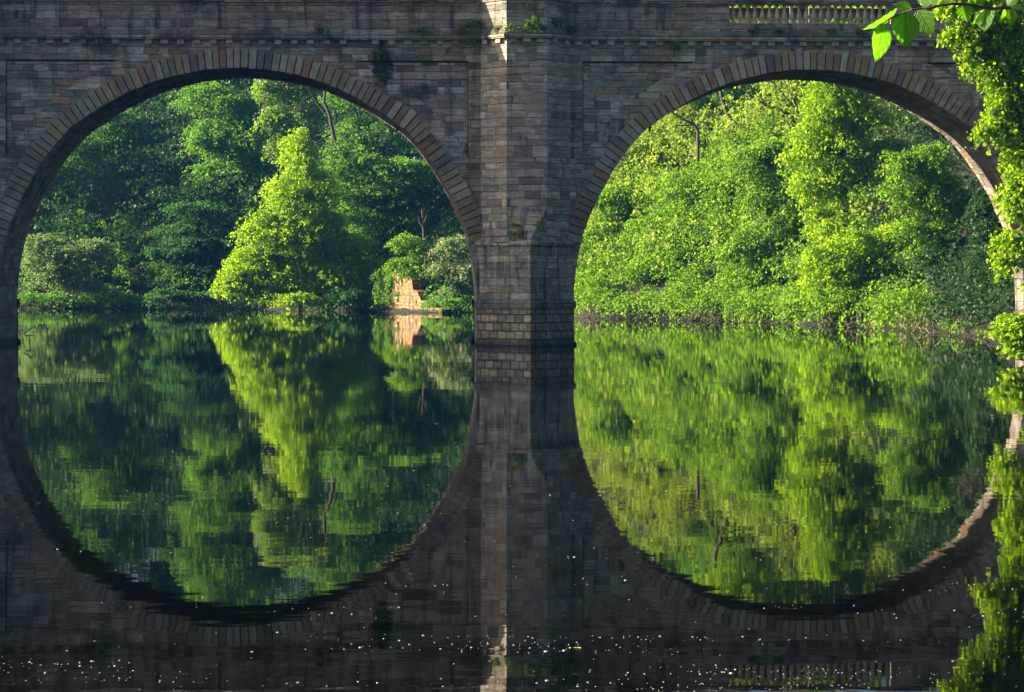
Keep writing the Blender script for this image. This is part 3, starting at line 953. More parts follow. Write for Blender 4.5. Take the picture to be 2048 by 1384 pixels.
for i, (px, py, rx, rz, lab, m) in enumerate(((330, 594, 32, 14, 'low dark shrub at the waterline right of the deepest shade', 'deep'), (395, 596, 36, 14, 'low green shrub at the waterline below the tiered tree', 'deep'), (445, 588, 22, 16, 'small shrub at the waterline left of the lime tree', 'mid'), (690, 594, 36, 18, 'dark low shrub at the waterline right of the lime tree', 'deep'), (595, 602, 40, 14, 'bright low shrub at the waterline under the middle of the lime tree', 'yellow'))):
    T('waterside_shrub', lab, 'shrub', 136 if i < 3 else 124, px, [(px, py, rx, rz), (px - rx * .6, py + 8, rx * .6, rz * .6), (px + rx * .6, py + 6, rx * .6, rz * .7)], m, leaf=.2, spray=.9, trunk_r=.08, dY=1, group="shrubs along the waterline")
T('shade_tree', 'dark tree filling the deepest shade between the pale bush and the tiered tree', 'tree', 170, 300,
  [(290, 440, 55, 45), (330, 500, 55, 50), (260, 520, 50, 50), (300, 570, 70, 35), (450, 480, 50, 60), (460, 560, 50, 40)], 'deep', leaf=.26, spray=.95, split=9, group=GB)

# dead tree with bare limbs
def bare_tree(name, label, Y, base_px, lines, mat, dY=0, n=6, cat='tree', r=.28):
    f = at(base_px, 600, Y + dY)
    z0 = gz(f.x, f.y) - .1
    root = empty(name, (f.x, f.y, z0), label, cat)
    mb = MB()
    k = ppm(Y)
    for ln in lines:
        w0, w1 = ln[0]
        pts = [at(p[0], p[1], Y + (p[2] if len(p) > 2 else 0)) for p in ln[1:]]
        if w0 > 8:
            pts = [Vector((f.x, f.y, z0))] + pts
        fine = []
        for a, b in zip(pts[:-1], pts[1:]):
            seg = wander(a, b, 3, .03)
            fine += seg[:-1]
        fine.append(pts[-1])
        m = len(fine) - 1
        rr = [(w0 + (w1 - w0) * i / m) / k / 2 for i in range(m + 1)]
        tube(mb, fine, rr, 8 if w0 > 8 else 6)
    mb.build("trunk", mat, root, (f.x, f.y, z0), smooth=True)
    return root
bare_tree('dead_tree', 'weathered dead trunk with broken bare limbs behind the lime tree', 135, 672,
  [((11, 6), (678, 420), (684, 320), (668, 275), (660, 235), (648, 205), (655, 165)),
   ((6.5, 4), (655, 400), (663, 330), (665, 280)),
   ((7, 2), (650, 225, -.5), (632, 200, -1), (618, 178, -1.5), (606, 160, -2)),
   ((4, 1.2), (628, 190, -1.2), (608, 200, -2), (596, 216, -2.4), (590, 228, -2.6)),
   ((5, 1.5), (660, 270, -.5), (645, 278, -1.5), (634, 287, -2), (628, 298, -2.4)),
   ((4, 1.5), (684, 305, -.4), (676, 303, -1), (668, 305, -1.4)),
   ((4, 1.2), (684, 310, 0), (692, 298, -.8), (700, 292, -1.4)),
   ((3, 1.2), (680, 285, 0), (692, 270, -1), (696, 252, -1.5))], M_bark)
bare_tree('dead_sapling', 'thin bare dead stem standing above the wall-top shrub', 122, 846,
  [((3.5, 1.2), (846, 560), (847, 500), (845, 450), (843, 418)), ((2, .8), (846, 455), (838, 442), (836, 432)), ((2, .8), (845, 448), (851, 438), (853, 430))], M_pale)

# ---- right bank seen through the second arch
GR = "trees on the right bank beyond the second arch"
T('bank_tree', 'soft green tree rising straight beside the pier through the second arch', 'tree', 92, 1200,
  [(1190, 500, 40, 50), (1240, 470, 50, 50), (1200, 570, 50, 35), (1260, 550, 50, 45), (1225, 415, 40, 40), (1165, 570, 30, 40), (1230, 600, 45, 22), (1290, 590, 45, 32)], 'fresh', leaf=.20, spray=.95, tier=.45, down=.3, split=9, dens=1.15, group=GR)
T('bank_tree', 'high green tree under the left shoulder of the second arch', 'tree', 112, 1300,
  [(1290, 310, 55, 40), (1350, 270, 60, 40), (1250, 370, 50, 45), (1320, 380, 60, 50), (1400, 350, 50, 50), (1380, 230, 60, 40), (1260, 440, 60, 40), (1350, 440, 60, 40), (1200, 420, 50, 60)], 'olive', leaf=.20, spray=.95, tier=.45, down=.3, split=9, dens=1.15, group=GR)
T('bank_tree', 'green tree with dark bare limbs at the crown of the second arch', 'tree', 118, 1520,
  [(1440, 190, 60, 35), (1500, 230, 60, 45), (1560, 180, 50, 30), (1440, 280, 50, 40), (1530, 300, 55, 45), (1490, 130, 70, 40), (1580, 250, 50, 60)], 'fresh', leaf=.20, spray=.95, tier=.45, down=.3, split=9, dens=1.15, group=GR)
T('bank_tree', 'broad mid-green tree in the centre left of the second arch reaching the water', 'tree', 84, 1400,
  [(1400, 440, 55, 45), (1450, 400, 55, 50), (1340, 490, 55, 45), (1420, 510, 60, 50), (1340, 570, 60, 42), (1420, 585, 60, 38), (1490, 470, 50, 50), (1370, 400, 50, 40), (1300, 540, 50, 40)], 'fresh', leaf=.20, spray=.95, tier=.45, down=.3, split=9, dens=1.15, group=GR)
T('bank_tree', 'dense green tree overhanging the water left of the brightest tree', 'tree', 66, 1540,
  [(1540, 400, 50, 45), (1500, 520, 55, 50), (1560, 480, 55, 50), (1480, 590, 50, 34), (1560, 570, 60, 45), (1540, 330, 45, 45), (1620, 540, 55, 50), (1500, 340, 40, 40)], 'fresh', leaf=.20, spray=.95, tier=.45, down=.3, split=9, dens=1.15, group=GR)
T('bright_maple', 'brightest yellow-green maple filling the right half of the second arch', 'tree', 58, 1700,
  [(1640, 240, 45, 45), (1690, 200, 50, 40), (1620, 310, 48, 45), (1680, 290, 60, 50), (1740, 250, 50, 45), (1640, 390, 50, 45), (1700, 370, 60, 50), (1650, 460, 45, 40), (1640, 170, 40, 40), (1770, 320, 45, 40)], 'yellow', leaf=.20, spray=.95, tier=.45, down=.3, split=9, dens=1.25, lobed=False, trunk_r=.35, group=GR)
T('low_maple', 'bright green maple with sprays sweeping down to the water below the brightest tree', 'tree', 48, 1730,
  [(1640, 540, 45, 42), (1700, 500, 50, 40), (1690, 570, 60, 42), (1760, 540, 55, 40), (1660, 600, 50, 30), (1750, 600, 60, 36), (1800, 480, 50, 35), (1820, 550, 55, 34), (1860, 590, 40, 25)], 'yellow', leaf=.20, spray=.95, tier=.45, down=.3, split=9, dens=1.15, group=GR)
T('shaded_maple', 'deeper green maple in part shade beside the right springing of the second arch', 'tree', 46, 1880,
  [(1850, 330, 50, 40), (1880, 400, 50, 45), (1820, 410, 50, 40), (1900, 500, 50, 30), (1850, 530, 60, 30), (1930, 440, 40, 50), (1800, 350, 40, 40), (1850, 470, 60, 30)], 'fresh', leaf=.20, spray=.95, tier=.45, down=.3, split=9, dens=1.15, group=GR)
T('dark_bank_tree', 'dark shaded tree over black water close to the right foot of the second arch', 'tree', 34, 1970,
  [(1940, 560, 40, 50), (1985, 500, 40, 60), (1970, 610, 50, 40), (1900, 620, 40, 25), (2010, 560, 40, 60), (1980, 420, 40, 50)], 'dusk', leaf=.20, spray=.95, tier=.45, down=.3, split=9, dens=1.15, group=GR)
T('background_maple', 'green tree behind the brightest maple rising above the bridge deck', 'tree', 92, 1700,
  [(1480, 20, 60, 45), (1560, 0, 60, 50), (1640, 10, 60, 55), (1720, 20, 60, 50), (1790, 60, 60, 60), (1600, 90, 70, 50), (1740, 120, 80, 60), (1850, 170, 60, 60), (1860, 260, 60, 60), (1500, 80, 60, 50), (1450, 110, 50, 40), (1490, 40, 42, 35, -7), (1560, 45, 45, 35, -8), (1630, 45, 45, 35, -9), (1700, 50, 45, 35, -10), (1770, 30, 45, 45, -11), (1500, -60, 70, 50), (1600, -70, 80, 50), (1700, -60, 70, 50)], 'yellow', leaf=.20, spray=.95, tier=.45, down=.3, split=9, dens=1.15, group=GR)
bare_tree('leafless_tree', 'dark leafless limbs fanning below the crown of the second arch', 93, 1620,
  [((9.5, 4), (1612, 300), (1590, 245), (1560, 218)), ((5, 2.5), (1606, 246), (1570, 222), (1530, 210), (1519, 190)),
   ((5, 1.6), (1604, 240), (1580, 205), (1550, 170), (1530, 150)), ((4, 1.5), (1604, 235), (1585, 195), (1570, 165), (1560, 140)), ((3.5, 1.2), (1604, 250), (1590, 200), (1595, 165)), ((4, 1.2), (1530, 210), (1500, 190), (1480, 172)),
   ((3, 1), (1575, 200), (1545, 165), (1515, 150))], M_bark, dY=0)
bare_tree('leafless_tree', 'small dark forked dead limb by the left shoulder of the second arch', 94, 1400,
  [((9, 5), (1396, 262), (1386, 245)), ((6, 2.5), (1386, 248), (1365, 238), (1352, 230), (1330, 215)), ((4, 1.6), (1384, 244), (1378, 225), (1374, 206)), ((3.5, 1.2), (1385, 250), (1350, 250), (1330, 270))], M_bark)
bare_tree('leafless_tree', 'dark leaning trunk beside the arch ring left of the fanning limbs', 98, 1470,
  [((12, 7), (1462, 240), (1450, 215), (1441, 180), (1430, 130)), ((4, 1.6), (1460, 225), (1490, 200), (1530, 190))], M_bark)
# roots and dead twigs along the waterline
for i, (px, py, Y, lab) in enumerate(((1180, 628, 86, 'tangle of pale dead twigs at the waterline nearest the pier'), (1430, 632, 72, 'tangle of dead twigs at the waterline mid bank'), (1745, 648, 46, 'looping pale roots at the waterline under the bright maple'), (1890, 655, 33, 'tangle of pale dead twigs in the shade right of the looping roots'), (1940, 668, 24, 'small tuft of dead twigs beside the black water'))):
    p = water_at(px, {1180: 636, 1430: 642, 1745: 654, 1890: 665, 1940: 672}[px])
    root = empty('dead_twigs', (p.x - .5, p.y - 1.0, 0), lab, 'twigs', "dead twigs along the right waterline")
    mb = MB()
    for k in range(26):
        a = Vector((random.gauss(0, 1.1), random.gauss(0, .5) + .4, random.uniform(0.02, .2)))
        b = a + Vector((random.gauss(0, .8), random.gauss(0, .4) - .1, random.uniform(.1, 1.3)))
        r0 = random.uniform(.01, .028)
        tube(mb, wander(a, b, 4, .16), [r0, r0, r0 * .8, r0 * .6, r0 * .3], 5)
    mb.build('twigs', M_pale, root)

# ---- wooded slope behind everything: one mass
def slope_points(n, dmin, dmax, hmax, xr, yr):
    X = RNG.uniform(*xr, n * 12); Y = RNG.uniform(*yr, n * 12)
    ins, d = inside_and_dist(X, Y)
    px = 1024 + F_PX * ((X - CAM_X) / (Y + CAM_D) - .0383)
    ok = ((~ins) & (d > dmin)) | (ins & (d < -dmin) & (RNG.random(len(d)) < .8)) & (d < dmax) & (px > -150) & (px < 2250)
    ok &= ~((px > 770) & (px < 872) & (Y < 121))
    X, Y, d = X[ok][:n], Y[ok][:n], d[ok][:n]
    return X, Y, np.maximum(ground_z(X, Y), 0) + RNG.uniform(.1, 1.0, len(X)) * np.clip(d * .6, .5, hmax)
def mass(name, oname, mat, lab, n, dmin, dmax, hmax, xr, yr, blob, leaf, dens, spray, tier, sel):
    X, Y, Zz = slope_points(n, dmin, dmax, hmax, xr, yr)
    px = 1024 + F_PX * ((X - CAM_X) / (Y + CAM_D) - .0383)
    k = sel(X, Y, px)
    X, Y, Zz = X[k], Y[k], Zz[k]
    P, N, Tp, L, Rn = sprays([(x, y, z + blob[2] * .5, *blob) for x, y, z in zip(X, Y, Zz)], leaf, dens, spray, tier, inner=0)
    ok = P[:, 2] > .08
    o = link(oname, leaves_mesh(name, P[ok], N[ok], Tp[ok], L[ok], Rn[ok]), LM[mat])
    tag(o, lab, "undergrowth", kind='stuff')
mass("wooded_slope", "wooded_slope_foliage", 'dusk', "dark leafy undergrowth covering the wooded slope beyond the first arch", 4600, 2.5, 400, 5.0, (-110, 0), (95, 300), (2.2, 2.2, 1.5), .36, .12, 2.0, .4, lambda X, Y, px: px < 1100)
mass("sunny_slope", "sunny_slope_foliage", 'olive', "green leafy undergrowth covering the wooded slope beyond the second arch", 2500, 3.0, 400, 6.0, (-10, 75), (20, 230), (2.0, 2.0, 1.5), .28, .16, 1.4, .3, lambda X, Y, px: (px >= 1100) & (px < 1800))
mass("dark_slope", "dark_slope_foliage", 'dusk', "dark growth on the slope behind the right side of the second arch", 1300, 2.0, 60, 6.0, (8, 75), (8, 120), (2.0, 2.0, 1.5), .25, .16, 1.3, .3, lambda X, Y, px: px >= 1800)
mass("bank_undergrowth", "bank_undergrowth", 'mid', "low leafy growth hanging over the waterline beyond the first arch", 1100, -.9, 4.0, 2.4, (-75, 5), (90, 160), (1.1, 1.1, .8), .2, .35, 1.0, .4, lambda X, Y, px: px < 1100)
mass("overhanging_growth", "overhanging_growth", 'fresh', "leafy sprays hanging over the waterline beyond the second arch", 360, -2.0, 5.0, 3.8, (-5, 26), (18, 96), (1.5, 1.5, 1.2), .20, .45, 1.1, .4, lambda X, Y, px: (px >= 1100) & (px < 1840))
mass("waterline_weeds", "waterline_weeds", 'mid', "small trailing weeds along the waterline of the far banks", 420, -.7, 1.0, .6, (-75, 26), (12, 160), (.7, .7, .4), .17, .5, .7, .3, lambda X, Y, px: px < 1960)
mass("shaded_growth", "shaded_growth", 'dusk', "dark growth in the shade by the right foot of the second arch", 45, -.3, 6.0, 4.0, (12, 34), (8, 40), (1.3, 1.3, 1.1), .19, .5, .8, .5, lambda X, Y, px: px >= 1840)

# tall trees high on the slope, seen mostly in the water
for i, (px, py, Y, m, lab) in enumerate(((60, 60, 215, 'deep', 'tall dim tree highest on the slope at the far left'), (190, 0, 222, 'mid', 'tall hazy tree on the slope just left of the arch crown'), (300, -30, 214, 'deep', 'tall hazy tree on the slope behind the first arch crown'), (400, -10, 224, 'mid', 'tall hazy tree on the slope behind the three-lobed tree'), (520, -40, 208, 'mid', 'tall tree on the slope behind the blossoming tree'), (660, -30, 204, 'mid', 'tall tree on the slope behind the dead trunk'), (790, 0, 198, 'deep', 'tall tree on the slope behind the stained spandrel'), (900, 20, 192, 'mid', 'tall tree on the slope directly behind the pier'),
        (1180, 20, 165, 'mid', 'tall tree on the slope right of the pier'), (1320, 0, 160, 'fresh', 'tall tree on the slope behind the left of the second arch'), (1450, -40, 150, 'mid', 'tall tree on the slope left of the balustrade'), (440, 75, 200, 'mid', 'tree on the slope between the three-lobed tree and the blossoming one'), (700, 75, 190, 'mid', 'tree on the slope right of the dead trunk'), (170, 125, 205, 'mid', 'tree on the slope above the dim hazy tree'))):
    T('hilltop_tree', lab, 'tree', Y, px, [(px - 55, py + 60, 70, 60), (px + 50, py + 20, 75, 60), (px, py - 50, 60, 50), (px + 10, py + 130, 90, 70), (px - 20, py + 10, 60, 60)], m, leaf=.36, spray=2.1, split=4, group="tall trees on the slope")

# ---- tree leaning in from the right in front of the bridge
YR = -26.0
tree('overhanging_maple', 'near maple with bright leaves leaning in from the right in front of the bridge', 'tree',
     px_blobs([(1908, 40, 34, 36), (1950, 85, 34, 36), (2000, 40, 46, 44), (1978, 135, 38, 36), (2030, 130, 44, 50), (2012, 205, 36, 40), (1972, 265, 24, 15), (2036, 280, 40, 44), (2034, 350, 34, 40), (2042, 430, 34, 44), (2024, 490, 25, 24), (2016, 528, 18, 14), (2026, 668, 36, 26), (2044, 700, 28, 16), (1905, 80, 22, 16), (1940, 10, 40, 30), (1975, 65, 34, 34), (2035, 85, 34, 34), (2008, 110, 32, 30), (1950, 130, 24, 22), (2000, 170, 30, 30), (2042, 190, 32, 32), (2040, 235, 32, 30), (1995, 240, 24, 20), (2044, 320, 30, 30), (2020, 395, 24, 26), (2040, 505, 24, 24), (2042, 660, 30, 24),
               (2120, 60, 70, 90), (2125, 230, 70, 90), (2125, 400, 66, 90), (2110, 560, 50, 60), (2105, 670, 55, 40), (2200, 200, 80, 120), (2010, -60, 80, 60), (2120, -100, 90, 80)], YR, .8, 1.16),
     (21.5, YR + 1), 'yellow', leaf=.135, dens=1.2, spray=.6, tier=.3, down=.35, trunk_r=.13, split=6, lobed=True)

# trees just outside the frame: the right bank's row, and the tall ones on the left that shade the first arch
for x, y, h, r, m, lab in ((31, -14, 20, 6, 'mid', 'tall tree on the right bank beside the bridge end'), (30, -45, 21, 6, 'mid', 'tall tree on the right bank behind the overhanging maple'), (24, -70, 19, 6, 'deep', 'tall tree on the right bank nearer the camera'), (19, -92, 16, 4.5, 'deep', 'tree on the right bank closest to the camera'),
                        (-76, 15, 33, 8, 'mid', 'very tall tree on the left bank beside the bridge'), (-80, 28, 34, 8, 'mid', 'very tall tree on the left bank behind the bridge'), (-78, 42, 31, 7, 'deep', 'tall tree farther back on the left bank'), (-65, 172, 24, 9, 'deep', 'tall tree higher on the far slope left of the hazy trees'), (-66, 196, 22, 9, 'deep', 'tall tree highest on the far slope left of the hazy trees')):
    z0 = gz(x, y)
    bl = [(x, y, z0 + h * f, r * q, r * q, h * .2) for f, q in ((.3, .8), (.5, 1.0), (.7, .95), (.86, .6))]
    tree('bank_side_tree', lab, 'tree', bl, (x, y), m, leaf=.5, spray=2.6, split=5, trunk_r=.5, group="tall trees on the near banks")

# ---- old stone wall with ivy on the far bank
M_ruin = masonry("ruined_wall_stone", h=.30, wd=.7, pal=[(0, (.16, .09, .04)), (.4, (.32, .17, .07)), (.7, (.24, .14, .06)), (1, (.36, .21, .10))], soot=.3, moss=.6, streak=1.0)
A, B = at(768, 626, 123.5), at(884, 626, 112)
ru = Vector((B.x - A.x, B.y - A.y, 0)); rl = ru.length; ru.normalize()
rn = Vector((ru.y, -ru.x, 0))
old = empty('stone_wall', (A.x, A.y, 0), 'low ruined sandstone wall, sunlit orange, stepping down to the water beyond the first arch', 'wall')
mb = MB()
top = [(0, 3.2), (.7, 3.3), (1.3, 3.75), (3, 3.6), (5.2, 3.3), (6.2, 3.0), (6.5, 2.1), (7.4, 1.9), (8.2, 1.1), (9.4, .9), (10, .5), (rl, .35)]
for (a, za), (b, zb) in zip(top[:-1], top[1:]):
    q0, q1 = ru * a, ru * b
    for off in (0.0, 1.0):
        o3 = -rn * off
        pts = [(q0 + o3) + Vector((0, 0, -1)), (q1 + o3) + Vector((0, 0, -1)), (q1 + o3) + Vector((0, 0, zb)), (q0 + o3) + Vector((0, 0, za))]
        mb.face(pts if off == 0 else pts[::-1], [(a, -1), (b, -1), (b, zb), (a, za)])
    mb.face([q0 + Vector((0, 0, za)), q1 + Vector((0, 0, zb)), q1 - rn + Vector((0, 0, zb)), q0 - rn + Vector((0, 0, za))], [(a, 0), (b, 0), (b, 1), (a, 1)])
mb.face([Vector((0, 0, -1)), Vector((0, 0, 3.2)), -rn + Vector((0, 0, 3.2)), -rn + Vector((0, 0, -1))], [(0, -1), (0, 3.2), (1, 3.2), (1, -1)])
mb.build('wall', M_ruin, old)
ivy = [(at(800, 552, 120), .9, .3), (at(806, 600, 120), .12, .9), (at(772, 590, 122.4), .3, 1.6), (at(860, 612, 115), .8, .35), (at(757, 600, 122.5), .5, 1.6), (at(779, 590, 122), .28, 1.5), (at(786, 560, 121.5), .7, .5), (at(815, 566, 120), .8, .5), (at(765, 555, 122.5), .9, .7), (at(845, 600, 117), .6, .6), (at(797, 600, 121), .15, 1.1)]
P, N, Tp, L, Rn = sprays([(p.x, p.y - .2, p.z, r, .35, h) for p, r, h in ivy], .16, 1.3, .6, .1, down=.9, inner=0)
o = link('ivy', leaves_mesh('ivy', P, N, Tp, L, Rn), LM['mid'])
tag(o, 'ivy curtain trailing over the old orange stone wall', 'ivy')

# ---- ferns and weeds rooted in the bridge
tufts = [(948, 50, .42, -.2, 'largest leafy weed on the ledge left of the central pilaster'), (925, 62, .22, -.2, 'small weed on the ledge at the far left of the pilaster group'), (992, 60, .20, -1.0, 'dry grassy weed on the sunlit left facet ledge'), (1022, 56, .22, -1.5, 'small weed at the left corner of the pilaster front ledge'), (1060, 48, .30, -1.5, 'weed in the middle of the pilaster front ledge'), (1082, 54, .24, -1.5, 'weed at the right corner of the pilaster front ledge'), (1116, 48, .40, -1.0, 'dark weed on the right facet ledge of the pilaster'), (1140, 60, .34, -.3, 'dark weed in the corner right of the pilaster'), (942, 84, .20, -.35, 'weed hanging between the dentils left of the pilaster'),
         (198, 86, .20, -.3, 'little fern hanging under the cornice at the upper left'), (756, 108, .24, -.15, 'fern at the top of the black damp stain'), (763, 154, .20, -.15, 'fern low in the black damp stain'), (1352, 94, .22, -.25, 'dark fern under the cornice right of the central pilaster'), (1512, 62, .17, -.25, 'small weed on the ledge below the left end of the balustrade'), (1556, 64, .15, -.25, 'tiny bright weed on the ledge below the balustrade'), (1662, 62, .2, -.25, 'weed on the ledge below the middle of the balustrade'), (1722, 66, .22, -.25, 'weed on the ledge below the right end of the balustrade'), (640, 62, .18, -.25, 'small weed on the ledge over the first arch crown'), (840, 62, .2, -.25, 'low weed on the ledge right of the stain')]
for px, py, r, Y, lab in tufts:
    p = at(px, py, Y)
    root = empty('weed_tuft', tuple(p), lab, 'weed', 'weeds growing on the bridge')
    bl = [(0, 0, 0, r * .8, r * .5, r * .6)] + [(random.gauss(0, r * .6), random.gauss(0, r * .25), random.gauss(0, r * .35), r * .45, r * .35, r * .35) for _ in range(4)]
    P, N, Tp, L, Rn = sprays(bl, .07, .9, .28, .3, down=.5, inner=0)
    link('foliage', leaves_mesh('foliage', P, N, Tp, L, Rn), LM['moss'], root)
p = at(1052, 462, -1.75)
root = empty('ledge_bush', tuple(p), 'leafy green bush growing on the sloping cap of the central cutwater', 'bush')
P, N, Tp, L, Rn = sprays([(0, 0, -.05, .5, .3, .35), (.35, 0, .1, .4, .3, .25), (-.3, 0, -.1, .35, .25, .22), (.15, -.1, -.4, .4, .3, .2), (.55, -.05, .3, .25, .2, .2), (-.45, 0, .15, .2, .2, .15)], .11, 1.0, .42, .6, down=.3, inner=0)
link('foliage', leaves_mesh('foliage', P, N, Tp, L, Rn), LM['mid'], root)
mb = MB()
for k in range(9):
    tube(mb, wander((random.gauss(0, .1), .15, -.55), (random.gauss(0, .5), random.gauss(-.1, .1), random.uniform(-.2, .45)), 4, .08), [.018, .015, .012, .009, .005], 5)
mb.build('stems', M_bark, root)

# ---- posts on the roadway behind the balustrade
M_post = NT("galvanised_post").base((.30, .30, .27), .6)
for px, lab in ((1580, 'thin pale post behind the balustrade, leftmost of three'), (1618, 'thin pale post behind the balustrade, middle of three'), (1747, 'thin pale post behind the balustrade, rightmost of three')):
    p = at(px, 40, .9)
    root = empty('thin_post', (p.x, p.y, Z_W1 - .02), lab, 'post', 'thin posts on the roadway')
    mb = MB(); tube(mb, [(0, 0, 0), (0, 0, .5), (0, 0, 1.45)], [.02, .019, .019], 8); mb.build('pole', M_post, root)
    mb = MB(); tube(mb, [(0, 0, 1.45), (0, 0, 1.50), (0, 0, 1.53)], [.045, .045, .02], 8); mb.build('cap', M_post, root)

# ---- things in the water
M_white = NT("bleached_wood").base((.62, .62, .58), .7)
p = water_at(48, 686)
root = empty('driftwood', (p.x, p.y, 0), 'pale bleached driftwood board caught at the foot of the left pier', 'driftwood')
mb = MB()
c = []
for zz in (0, .07):
    for a, b in ((-.15, -.1), (.75, -.1), (.8, .15), (-.15, .15)):
        c.append((a * .45 + .05, b * .6, .42 + zz + max(0, a) * .35))
mb.hexa(c); mb.build('board', M_white, root)
mb = MB(); tube(mb, wander((.25, 0, -.3), (.28, 0, .42), 3, .05), [.03, .025, .02, .02], 6); tube(mb, wander((.05, 0, .38), (.5, -.05, .34), 4, .05), [.025, .025, .02, .02, .012], 6); mb.build('branch', M_bark, root)
for px, py, lab, ln in ((92, 686, 'dark forked stick poking from the water right of the driftwood', (((0, 0, -.1), (.28, 0, .2)), ((.1, 0, .05), (-.03, 0, .13)))), (1197, 690, 'small dark stub poking from the water just right of the pier', (((0, 0, -.3), (.03, 0, .2)), ((0, 0, 0.02), (-.1, 0, .14))))):
    p = water_at(px, py)
    mb = MB()
    for a, b in ln: tube(mb, wander(a, b, 3, .04), [.02, .018, .015, .01], 6)
    o = mb.build('snag', M_bark); o.location = (p.x, p.y, 0)
    tag(o, lab, 'snag')
# foam flecks
def flecks():
    V, F = [], []
    n = 0
    while n < 4600:
        d = 17.5 * math.exp(random.random() ** 1.25 * 1.5) if random.random() < .85 else random.uniform(18, 21)
        px = random.uniform(-60, 2110)
        a = (px - 1024) / F_PX
        x = CAM_X + d * (.0383 + a); y = -CAM_D + d * (1 - .0383 * a)
        if d > 70: continue
        g = math.sin(x * 1.1 + 2 * math.sin(y * .8)) + math.sin(y * 3.1 + x * .35 + math.sin(x * .9)) + .6 * math.sin(y * 7.3 + x * .8)
        if random.random() > max(.07, .48 * g): n += .5; continue
        keep = min(1, (19.5 / d) ** 1.9)
        if random.random() > keep: n += 1; continue
        r = .0029 * math.exp(random.gauss(0, .42)) * (d / 22) ** .35
        b = len(V); k = 6; st = random.uniform(1, 2.0); ph = random.random() * 3
        for j in range(k):
            an = 2 * math.pi * j / k
            rr = r * random.uniform(.6, 1.2)
            V.append((x + rr * st * math.cos(an), y + rr * math.sin(an), .0006))
        for j in range(k):
            an = 2 * math.pi * j / k
            V.append((x + r * .6 * st * math.cos(an), y + r * .6 * math.sin(an), .0006 + r * .55))
        for j in range(k):
            F.append((b + j, b + (j + 1) % k, b + k + (j + 1) % k, b + k + j))
        F.append(tuple(b + k + j for j in range(k)))
        n += 1
    me = bpy.data.meshes.new("floating_flecks"); me.from_pydata(V, [], F)
    return me
M_foam = NT("pale_floating_seed").base((.75, .75, .69), .85)
o = link('floating_flecks', flecks(), M_foam)
tag(o, 'tiny pale flecks of foam and seed scattered over the near water', 'flecks', kind='stuff')
M_yl = leaf_mat("fallen_leaf", (.45, .40, .10), (.6, .55, .2), (.4, .35, .1), None, .2)
for px, py, sz, lab in ((1155, 1297, .04, 'yellow star-shaped fallen leaf floating on the near water right of the pier reflection'), (1008, 1253, .022, 'small tan fallen leaf floating on the bright strip of the pier reflection')):
    p = water_at(px, py)
    mb = MB()
    for k in range(5):
        a = k * 1.2566 + .3
        e = Vector((math.cos(a), math.sin(a), 0)) * sz; sd = Vector((-math.sin(a), math.cos(a), 0)) * sz * .3
        mb.face([Vector((0, 0, .004)), e * .55 - sd + Vector((0, 0, .010)), e + Vector((0, 0, .006)), e * .55 + sd + Vector((0, 0, .010))], [(0, 0)] * 4, random.random())
    tube(mb, [(0, 0, .005), (-sz * .6, -sz * .3, .006), (-sz * 1.2, -sz * .5, .007)], [.0012, .001, .0008], 5)
    o = mb.build('fallen_leaf', M_yl); o.location = (p.x, p.y, 0)
    tag(o, lab, 'leaf')

# ---- leafy twig close to the camera at the top right
t = NT("elm_leaf")
uvn = t.n("ShaderNodeUVMap"); uvn.uv_map = "UVMap"
s_ = t.sep(uvn.outputs[0])
av = t.math('ABSOLUTE', s_[1])
vein = t.math('FRACT', t.math('SUBTRACT', t.math('MULTIPLY', s_[0], 11.0), t.math('MULTIPLY', av, 4.5)))
vd = t.math('ABSOLUTE', t.math('SUBTRACT', vein, .5))
vm = t.mapr(vd, .5, .38, 1.0, 0.0)
mid_ = t.mapr(av, .03, .07, 1.0, 0.0)
vm = t.math('MAXIMUM', vm, mid_)
blot = t.noise(uvn.outputs[0], 5.0, 3.0)
cb = t.mix(t.mapr(blot, .35, .7), (.045, .14, .012), (.10, .21, .02))
cb = t.mix(t.mapr(t.noise(uvn.outputs[0], 19.0, 2.0), .68, .74, 0, .7), cb, (.16, .12, .03))
cb = t.mix(t.math('MULTIPLY', vm, .8), cb, (.03, .10, .012))
t.base(cb, .38, t.bump(vd, .002), .45)
tr = t.n("ShaderNodeBsdfTranslucent"); tc = t.mix(t.math('MULTIPLY', vm, .85), t.mix(t.mapr(blot, .35, .7), (.15, .44, .008), (.24, .58, .012)), (.07, .25, .006)); t.put(tr.inputs[0], tc)
mx = t.n("ShaderNodeMixShader"); mx.inputs[0].default_value = .55
t.t.links.new(t.b.outputs[0], mx.inputs[1]); t.t.links.new(tr.outputs[0], mx.inputs[2]); t.t.links.new(mx.outputs[0], t.out.inputs[0])
M_elm = t.m
DB = 5.7
YB = -CAM_D + DB
def atb(px, py, dd=0.0):
    return at(px, py, YB + dd)
br0 = atb(2048, 16)
branch = empty('leafy_twig', tuple(br0), 'close leafy twig with large serrated green leaves hanging across the top right corner', 'twig')
mb = MB()
stem = [(2330, -70, .25), (2180, -12, .15), (2080, 8, .05), (2021, 15, 0), (1980, 17.6, -.02), (1941, 9, -.04), (1910, 7, -.05), (1878, 11, -.06), (1867, 14, -.06), (1845, 17, -.05), (1824, 19.5, -.05), (1808, 25, -.04), (1781, 36, -.02), (1757, 53, 0)]
sp = [atb(a, b, c) - br0 for a, b, c in stem]
tube(mb, sp, [.006, .005, .0042, .0038, .0036, .0033, .003, .003, .0036, .0026, .0022, .002, .0016, .001], 8)
mb.build('stem', M_bark, branch, smooth=True)
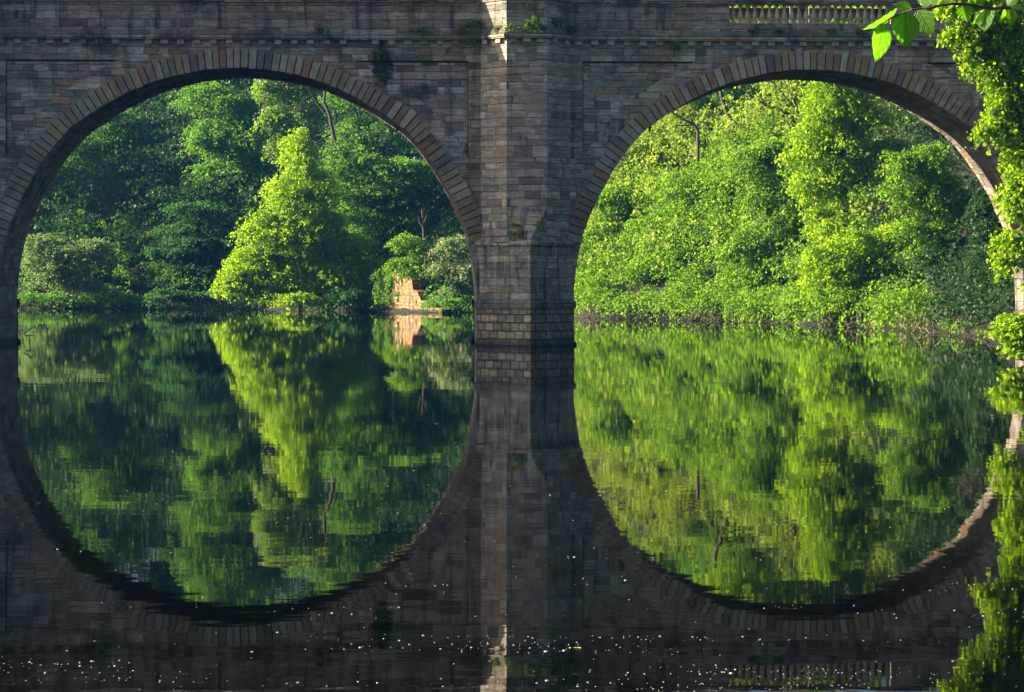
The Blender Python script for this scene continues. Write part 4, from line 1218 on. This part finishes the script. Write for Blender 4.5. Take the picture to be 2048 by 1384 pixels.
def elm_leaf(b, tpx, hw, dd, tw):
    p0 = atb(*b, dd) - br0; p1 = atb(*tpx, dd) - br0
    ax = p1 - p0; L = ax.length; ax.normalize()
    full = .030 if L > .05 else L * .36
    hwm = hw / ppm(YB)
    full = max(full, hwm)
    cs = min(1, hwm / full); ang = math.acos(cs) * (1 if tw > 0 else -1)
    toc = Vector((-.0, -1, 0.0)); toc = (toc - ax * toc.dot(ax)).normalized()
    sd = ax.cross(toc)
    sdr = sd * math.cos(ang) + toc * math.sin(ang)
    nr = sdr.cross(ax).normalized()
    mb = MB()
    ns, nt_ = 44, 8
    def P(i, j):
        s = i / ns; t_ = j / nt_
        wv = (math.sin(math.pi * min(1, s * 1.02) ** .80) ** .85) * (1 - .25 * s) * 1.10 if 0 < s < 1 else 0
        if s > .86: wv = wv * .55 + (1 - s) / .14 * .12
        ser = 1 + .055 * ((i % 2) * 2 - 1) * (abs(t_) == 1) 
        q = ax * (s * L + .0016 * (i % 2) * (abs(t_) == 1)) + sdr * (t_ * full * wv * ser)
        z = .18 * full * abs(t_) * wv - .10 * L * (s - .3) ** 2 + .03 * full * math.sin(s * 34 - abs(t_) * 10) * abs(t_)
        return p0 + q + nr * z, (s, t_ * wv)
    for i in range(ns):
        for j in range(-nt_, nt_):
            qs = [P(i, j), P(i + 1, j), P(i + 1, j + 1), P(i, j + 1)]
            mb.face([a[0] for a in qs], [a[1] for a in qs])
    o = mb.build('leaf', M_elm, branch, merge=False)
    me = o.data
    import bmesh
    bm = bmesh.new(); bm.from_mesh(me); bmesh.ops.remove_doubles(bm, verts=bm.verts, dist=1e-6); bm.to_mesh(me); bm.free()
    me.polygons.foreach_set("use_smooth", [True] * len(me.polygons))
for q in (((1765, 46), (1753, 126), 22, 0, 1), ((1811, 24), (1811, 97), 28, -.03, 1), ((1836, 19), (1866, 71), 19, .03, -1), ((1795, 17), (1725, 63), 7, -.01, 1), ((1824, 19), (1786, 8), 12, -.02, -1), ((1850, 15), (1862, -28), 13, .01, 1), ((1868, 14), (1884, -22), 6, -.03, 1),
          ((1925, 8), (1936, 44), 18, .04, -1), ((1950, 11), (1962, -30), 17, .0, 1), ((1975, 17), (1967, 64), 16, .03, -1), ((1970, 20), (1945, 49), 7, -.02, 1), ((2010, 17), (1999, 48), 7, .0, 1), ((2020, 17), (2023, 53), 13, .03, -1), ((2016, 13), (2036, -14), 10, 0, 1), ((2022, 14), (2056, 19), 7, -.03, 1), ((1895, 8), (1905, -32), 12, .04, 1), ((2050, 10), (2062, 60), 16, .02, 1)):
    elm_leaf(*q)

# ---- river haze
hz = MB(); hz.box(-232, 232, -192, 422, -2.7, 62)
M_haze = bpy.data.materials.new("river_haze"); M_haze.use_nodes = True
nt = M_haze.node_tree
for n_ in list(nt.nodes):
    if n_.type == 'BSDF_PRINCIPLED': nt.nodes.remove(n_)
pvn = nt.nodes.new("ShaderNodeVolumePrincipled")
pvn.inputs['Color'].default_value = (.10, .40, 1.0, 1)
pvn.inputs['Density'].default_value = HAZE_D = 0.00009
pvn.inputs['Anisotropy'].default_value = 0.0
nt.links.new(pvn.outputs[0], nt.nodes["Material Output"].inputs['Volume'])
hzo = hz.build("haze", M_haze, merge=True)
tag(hzo, "thin blue morning haze over the river", kind='stuff')


print('LEAVES', sum(len(o.data.polygons) for o in SC.objects if o.type=='MESH'), SC.cycles.use_denoising)
